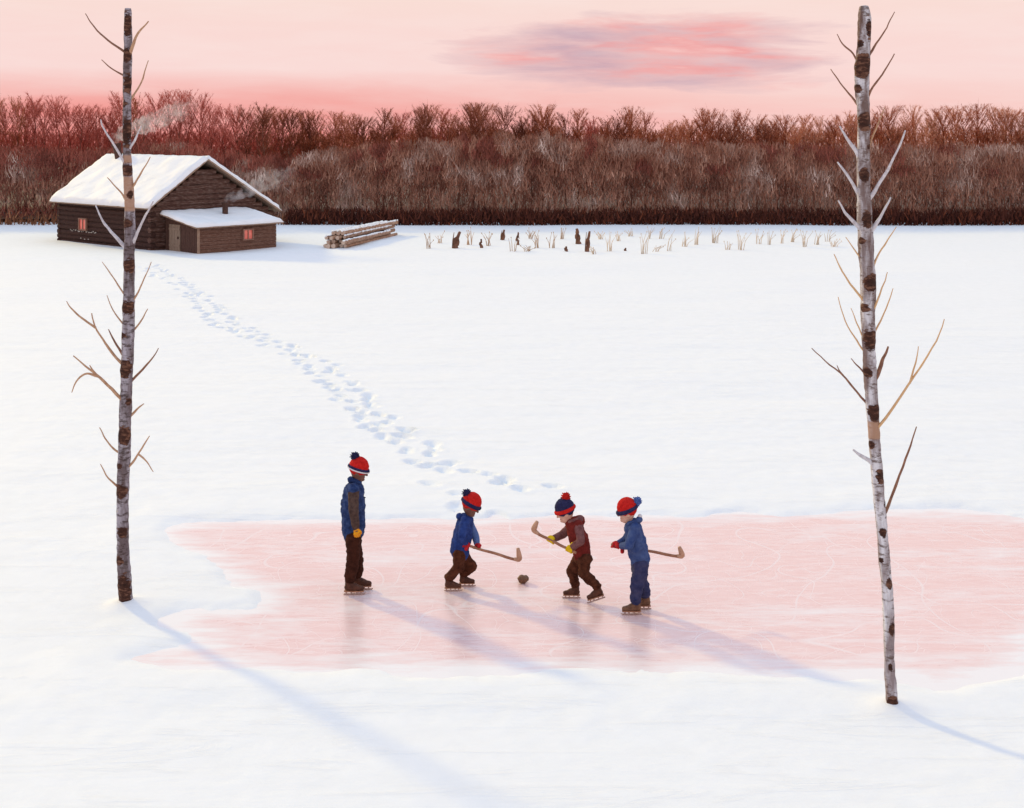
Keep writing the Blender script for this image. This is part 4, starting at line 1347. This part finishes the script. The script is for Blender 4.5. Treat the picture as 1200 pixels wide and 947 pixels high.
coat = wear(f, 'jacket', [(P(672, 615), .110, P(678, 632), .130), (P(678, 632), .130, P(682, 648), .125), (P(680, 610), .07, P(668, 612), .075), (sh[-1], .07, P(679, 632, -.05), .10), (sh[1], .07, P(677, 632, .05), .10)], 'maroon_coat', wr=.022)
wear(f, 'collar', [(P(680, 608, -.04), .045, P(680, 608, .04), .045), (P(681, 609, -.05), .035, P(668, 612, -.05), .035), (P(681, 609, .05), .035, P(668, 612, .05), .035)], 'mauve_sleeve', coat, .01)
for s in (-1, 1):
    wear(f, 'sleeve', [(sh[s], .065, elb[s], .056), (elb[s], .056, hand[s] + (elb[s] - hand[s]).normalized() * .05, .045)], 'mauve_sleeve', coat, .01)
wear(f, 'trousers', [c for s in (-1, 1) for c in ((hip[s], .088, knee[s], .072), (knee[s], .072, ank[s] + Vector((0, 0, .03)), .062))] + [(hip[-1], .095, hip[1], .095)], 'rust_trousers', wr=.024)
for s in (-1, 1):
    grip(f, 'glove', hand[s], saxis, elb[s] - hand[s] + Vector((0, -.10, .03)), 'yellow_wool', 1.0)
skate(f, ank[1], -1, 'boot', .86)
ank[-1].z = .205
skate(f, ank[-1], -1, 'boot', .88, .32)
stick(f, hand[-1] - saxis * .10, P(627.5, 624, .02), P(629.5, 611, .02) - P(627.5, 624, .02), 'hockey stick held up slantwise by the child in maroon')

# ---- skater in slate blue, facing left, stick behind
f = Fig(747, 717, label='child in slate blue jacket and trousers standing rightmost, red mittens held out front', cat='person')
P = f.P
hc = P(735, 601)
sh = {-1: P(744, 619, -.13), 1: P(741, 619, .13)}; hip = {-1: P(751, 664, -.075), 1: P(749, 664, .075)}
ank = {-1: Vector((P(744, 700).x, -.11, .172)), 1: Vector((P(757, 700).x, .09, .172))}
knee = {s: (hip[s] + ank[s]) / 2 + Vector((-.012, 0, 0)) for s in (-1, 1)}
hand = {-1: P(727.5, 640, .12), 1: P(721.5, 639, .16)}
elb = {-1: P(737, 639, -.19), 1: P(734, 632, .22)}
pt = P(797, 652.5, .32); saxis = (pt - hand[1]).normalized()
bd = body_solids([(P(743, 619), .08, P(747, 640), .09), (P(747, 640), .09, P(750, 662), .09), (P(741, 614), .04, hc, .045)])
for s in (-1, 1):
    bd.cap(sh[s], .042, elb[s], .036); bd.cap(elb[s], .036, hand[s], .028); bd.cap(hip[s], .068, knee[s], .052); bd.cap(knee[s], .048, ank[s], .038); bd.cap(P(743, 618), .055, sh[s], .042)
at, R, k = head(bd, f, hc, -1, .250, .12)
b0 = bd.blob('body', M['skin_light'], f.root, .009, 3); face(f, at, k, b0)
hat(f, at, R, k, 'red_wool', 'navy_wool', 'blue_wool', (-.125, 0, .115), brim_front=-.03)
coat = wear(f, 'jacket', [(P(742, 619), .118, P(746, 638), .138), (P(746, 638), .138, P(750, 657), .128), (sh[-1], .075, P(746, 640, -.06), .11), (sh[1], .075, P(747, 640, .06), .11), (P(743, 613), .075, P(744, 617), .09)], 'slate_coat', wr=.022)
for s in (-1, 1):
    wear(f, 'sleeve', [(sh[s], .070, elb[s], .060), (elb[s], .060, hand[s] + (elb[s] - hand[s]).normalized() * .055, .046)], 'slate_coat', coat, .01)
wear(f, 'collar', [(P(749, 609, -.045), .045, P(749, 609, .045), .045), (P(749, 610, -.055), .036, P(737, 614, -.055), .034), (P(749, 610, .055), .036, P(737, 614, .055), .034)], 'slate_coat', coat, .01)
wear(f, 'scarf', [(P(750, 605, -.03), .028, P(750, 605, .03), .028)], 'white_wool', None, .006, .009)
wear(f, 'trousers', [c for s in (-1, 1) for c in ((hip[s], .105, knee[s], .088), (knee[s], .088, ank[s] + Vector((0, 0, .03)), .076))] + [(hip[-1], .11, hip[1], .11)], 'slate_trousers', wr=.024)
for s in (-1, 1):
    grip(f, 'mitten', hand[s] if s > 0 else hand[1] + saxis * .085, saxis, elb[s] - hand[s] + Vector((-.1, -.1, .04)), 'red_mitten', 1.0)
for s in (-1, 1): skate(f, ank[s], -1, 'boot_tan', .94)
stick(f, hand[1] - saxis * .06, pt, P(796, 641, .32) - pt, 'hockey stick carried level behind the child in slate blue, blade tip up')

# ---- the lump they play with
pk = G(615, 683)
mb = MB(); rk = random.Random(8)
for i in range(7):
    mb.ell((rk.uniform(-.05, .05), rk.uniform(-.03, .03), .045 + rk.uniform(0, .035)), (rk.uniform(.035, .055),) * 3, 12)
o = mb.blob('puck', M['boot_tan'], None, .008, 2, .014, 30, loc=pk)
tag(o, 'small lumpy brown puck lying on the ice between the sticks', 'puck')

# ------------------------------------------------------------------ sky, sun, camera
SUN_AZ = Vector((-0.68, 0.733, 0)).normalized(); SUN_EL = math.radians(23)
world = bpy.data.worlds.new('World'); scene.world = world; world.use_nodes = True
nt = NT(world)
bg = nt.n['Background']
tc = nt.new('ShaderNodeTexCoord')
sep = nt.new('ShaderNodeSeparateXYZ'); nt.lk(tc.outputs['Generated'], sep.inputs[0])
el = nt.math('ARCSINE', sep.outputs['Z'])                      # elevation, radians
az = nt.math('ARCTAN2', sep.outputs['X'], sep.outputs['Y'])    # 0 straight ahead, + right
e01 = nt.math('DIVIDE', nt.math('MAXIMUM', el, 0.0), 1.5708)
base = nt.ramp(e01, [(0.0, (0.95, 0.56, 0.53)), (0.012, (0.945, 0.615, 0.575)), (0.026, (0.955, 0.70, 0.67)), (0.045, (0.955, 0.705, 0.665)), (0.06, (0.95, 0.73, 0.67)),
                      (0.20, (0.97, 0.68, 0.62)), (0.34, (0.83, 0.78, 0.80)), (0.6, (0.58, 0.77, 0.97)), (1.0, (0.47, 0.75, 1.07))])
# rosier glow low on the left
lm = nt.math('MULTIPLY', nt.ramp(nt.math('ADD', az, 0.5), [(0.34, 1.0), (0.70, 0.0)]), nt.ramp(nt.math('MULTIPLY', el, 10), [(0.10, 1.0), (0.42, 0.0)]), True)
base = nt.mix(nt.math('MULTIPLY', lm, 0.95), base, (0.90, 0.30, 0.27))
# long streaks of rose and mauve cloud
cv = nt.new('ShaderNodeCombineXYZ')
nt.lk(nt.math('MULTIPLY', nt.math('ADD', az, nt.math('MULTIPLY', el, 0.8)), 9.0), cv.inputs[0]); nt.lk(nt.math('MULTIPLY', el, 62.0), cv.inputs[1])
cn = nt.new('ShaderNodeTexNoise', i_Scale=1.0, i_Detail=7, i_Roughness=0.6, i_Distortion=0.3); nt.lk(cv.outputs[0], cn.inputs['Vector'])
cn2 = nt.new('ShaderNodeTexNoise', i_Scale=0.9, i_Detail=6, i_Roughness=0.55); nt.lk(cv.outputs[0], cn2.inputs['Vector'])
ux = nt.math('DIVIDE', nt.math('SUBTRACT', az, 0.100), 0.152); uy = nt.math('DIVIDE', nt.math('SUBTRACT', el, 0.0535), 0.0315)
rr2 = nt.math('ADD', nt.math('MULTIPLY', ux, ux), nt.math('MULTIPLY', uy, uy))
patch = nt.ramp(nt.math('ADD', nt.math('SUBTRACT', 1.30, rr2), nt.math('MULTIPLY', nt.math('SUBTRACT', cn.outputs['Fac'], 0.5), 2.6)), [(0.25, 0.0), (1.05, 1.0)])
ccol = nt.ramp(cn2.outputs['Fac'], [(0.38, (0.56, 0.36, 0.44)), (0.50, (0.72, 0.41, 0.44)), (0.60, (0.86, 0.31, 0.31)), (0.7, (0.92, 0.50, 0.48))])
base = nt.mix(nt.math('MULTIPLY', patch, 0.88), base, ccol)
thin = nt.ramp(cn.outputs['Fac'], [(0.42, 0.0), (0.8, 0.35)])
base = nt.mix(thin, base, (0.97, 0.84, 0.80))
sky = nt.new('ShaderNodeTexSky', sky_type='NISHITA')
sky.sun_disc = False; sky.sun_elevation = SUN_EL; sky.sun_rotation = math.atan2(SUN_AZ.x, SUN_AZ.y)
add = nt.mix(0.05, base, sky.outputs[0], 'ADD')
nt.lk(base, bg.inputs['Color'])
hi = nt.math('MULTIPLY', nt.ramp(el, [(0.12, 0.0), (0.7, 1.0)]), 0.06)
nt.lk(nt.mix(hi, base, sky.outputs[0], 'ADD'), bg.inputs['Color'])
nt.n.remove(add.node)
bg.inputs['Strength'].default_value = 1.0

sl = bpy.data.lights.new('sun', 'SUN'); sl.energy = 2.0; sl.angle = math.radians(4.0); sl.color = (1.0, 0.75, 0.20)
so = bpy.data.objects.new('sun', sl); COL.objects.link(so)
ray = Vector((-SUN_AZ.x * math.cos(SUN_EL), -SUN_AZ.y * math.cos(SUN_EL), -math.sin(SUN_EL)))
so.rotation_euler = ray.to_track_quat('-Z', 'Y').to_euler(); so.location = (-20, 40, 30)

cam = bpy.data.cameras.new('camera'); cam.sensor_fit = 'HORIZONTAL'; cam.sensor_width = 36.0
cam.lens = 36.0 * F / 1200.0
cam.shift_y = -(947 / 2 - HOR) / 1200.0
cam.clip_start = 0.1; cam.clip_end = 2000
cobj = bpy.data.objects.new('camera', cam); COL.objects.link(cobj)
cobj.location = (0, 0, CAM_H); cobj.rotation_euler = (math.pi / 2, 0, 0)
scene.camera = cobj

vs = scene.view_settings
vs.view_transform = 'Standard'; vs.look = 'None'; vs.gamma = 1.0; vs.use_curve_mapping = False; vs.exposure = 0.0
scene.cycles.use_denoising = True
scene.cycles.max_bounces = 6; scene.cycles.volume_bounces = 1
scene.cycles.volume_step_rate = 2.0
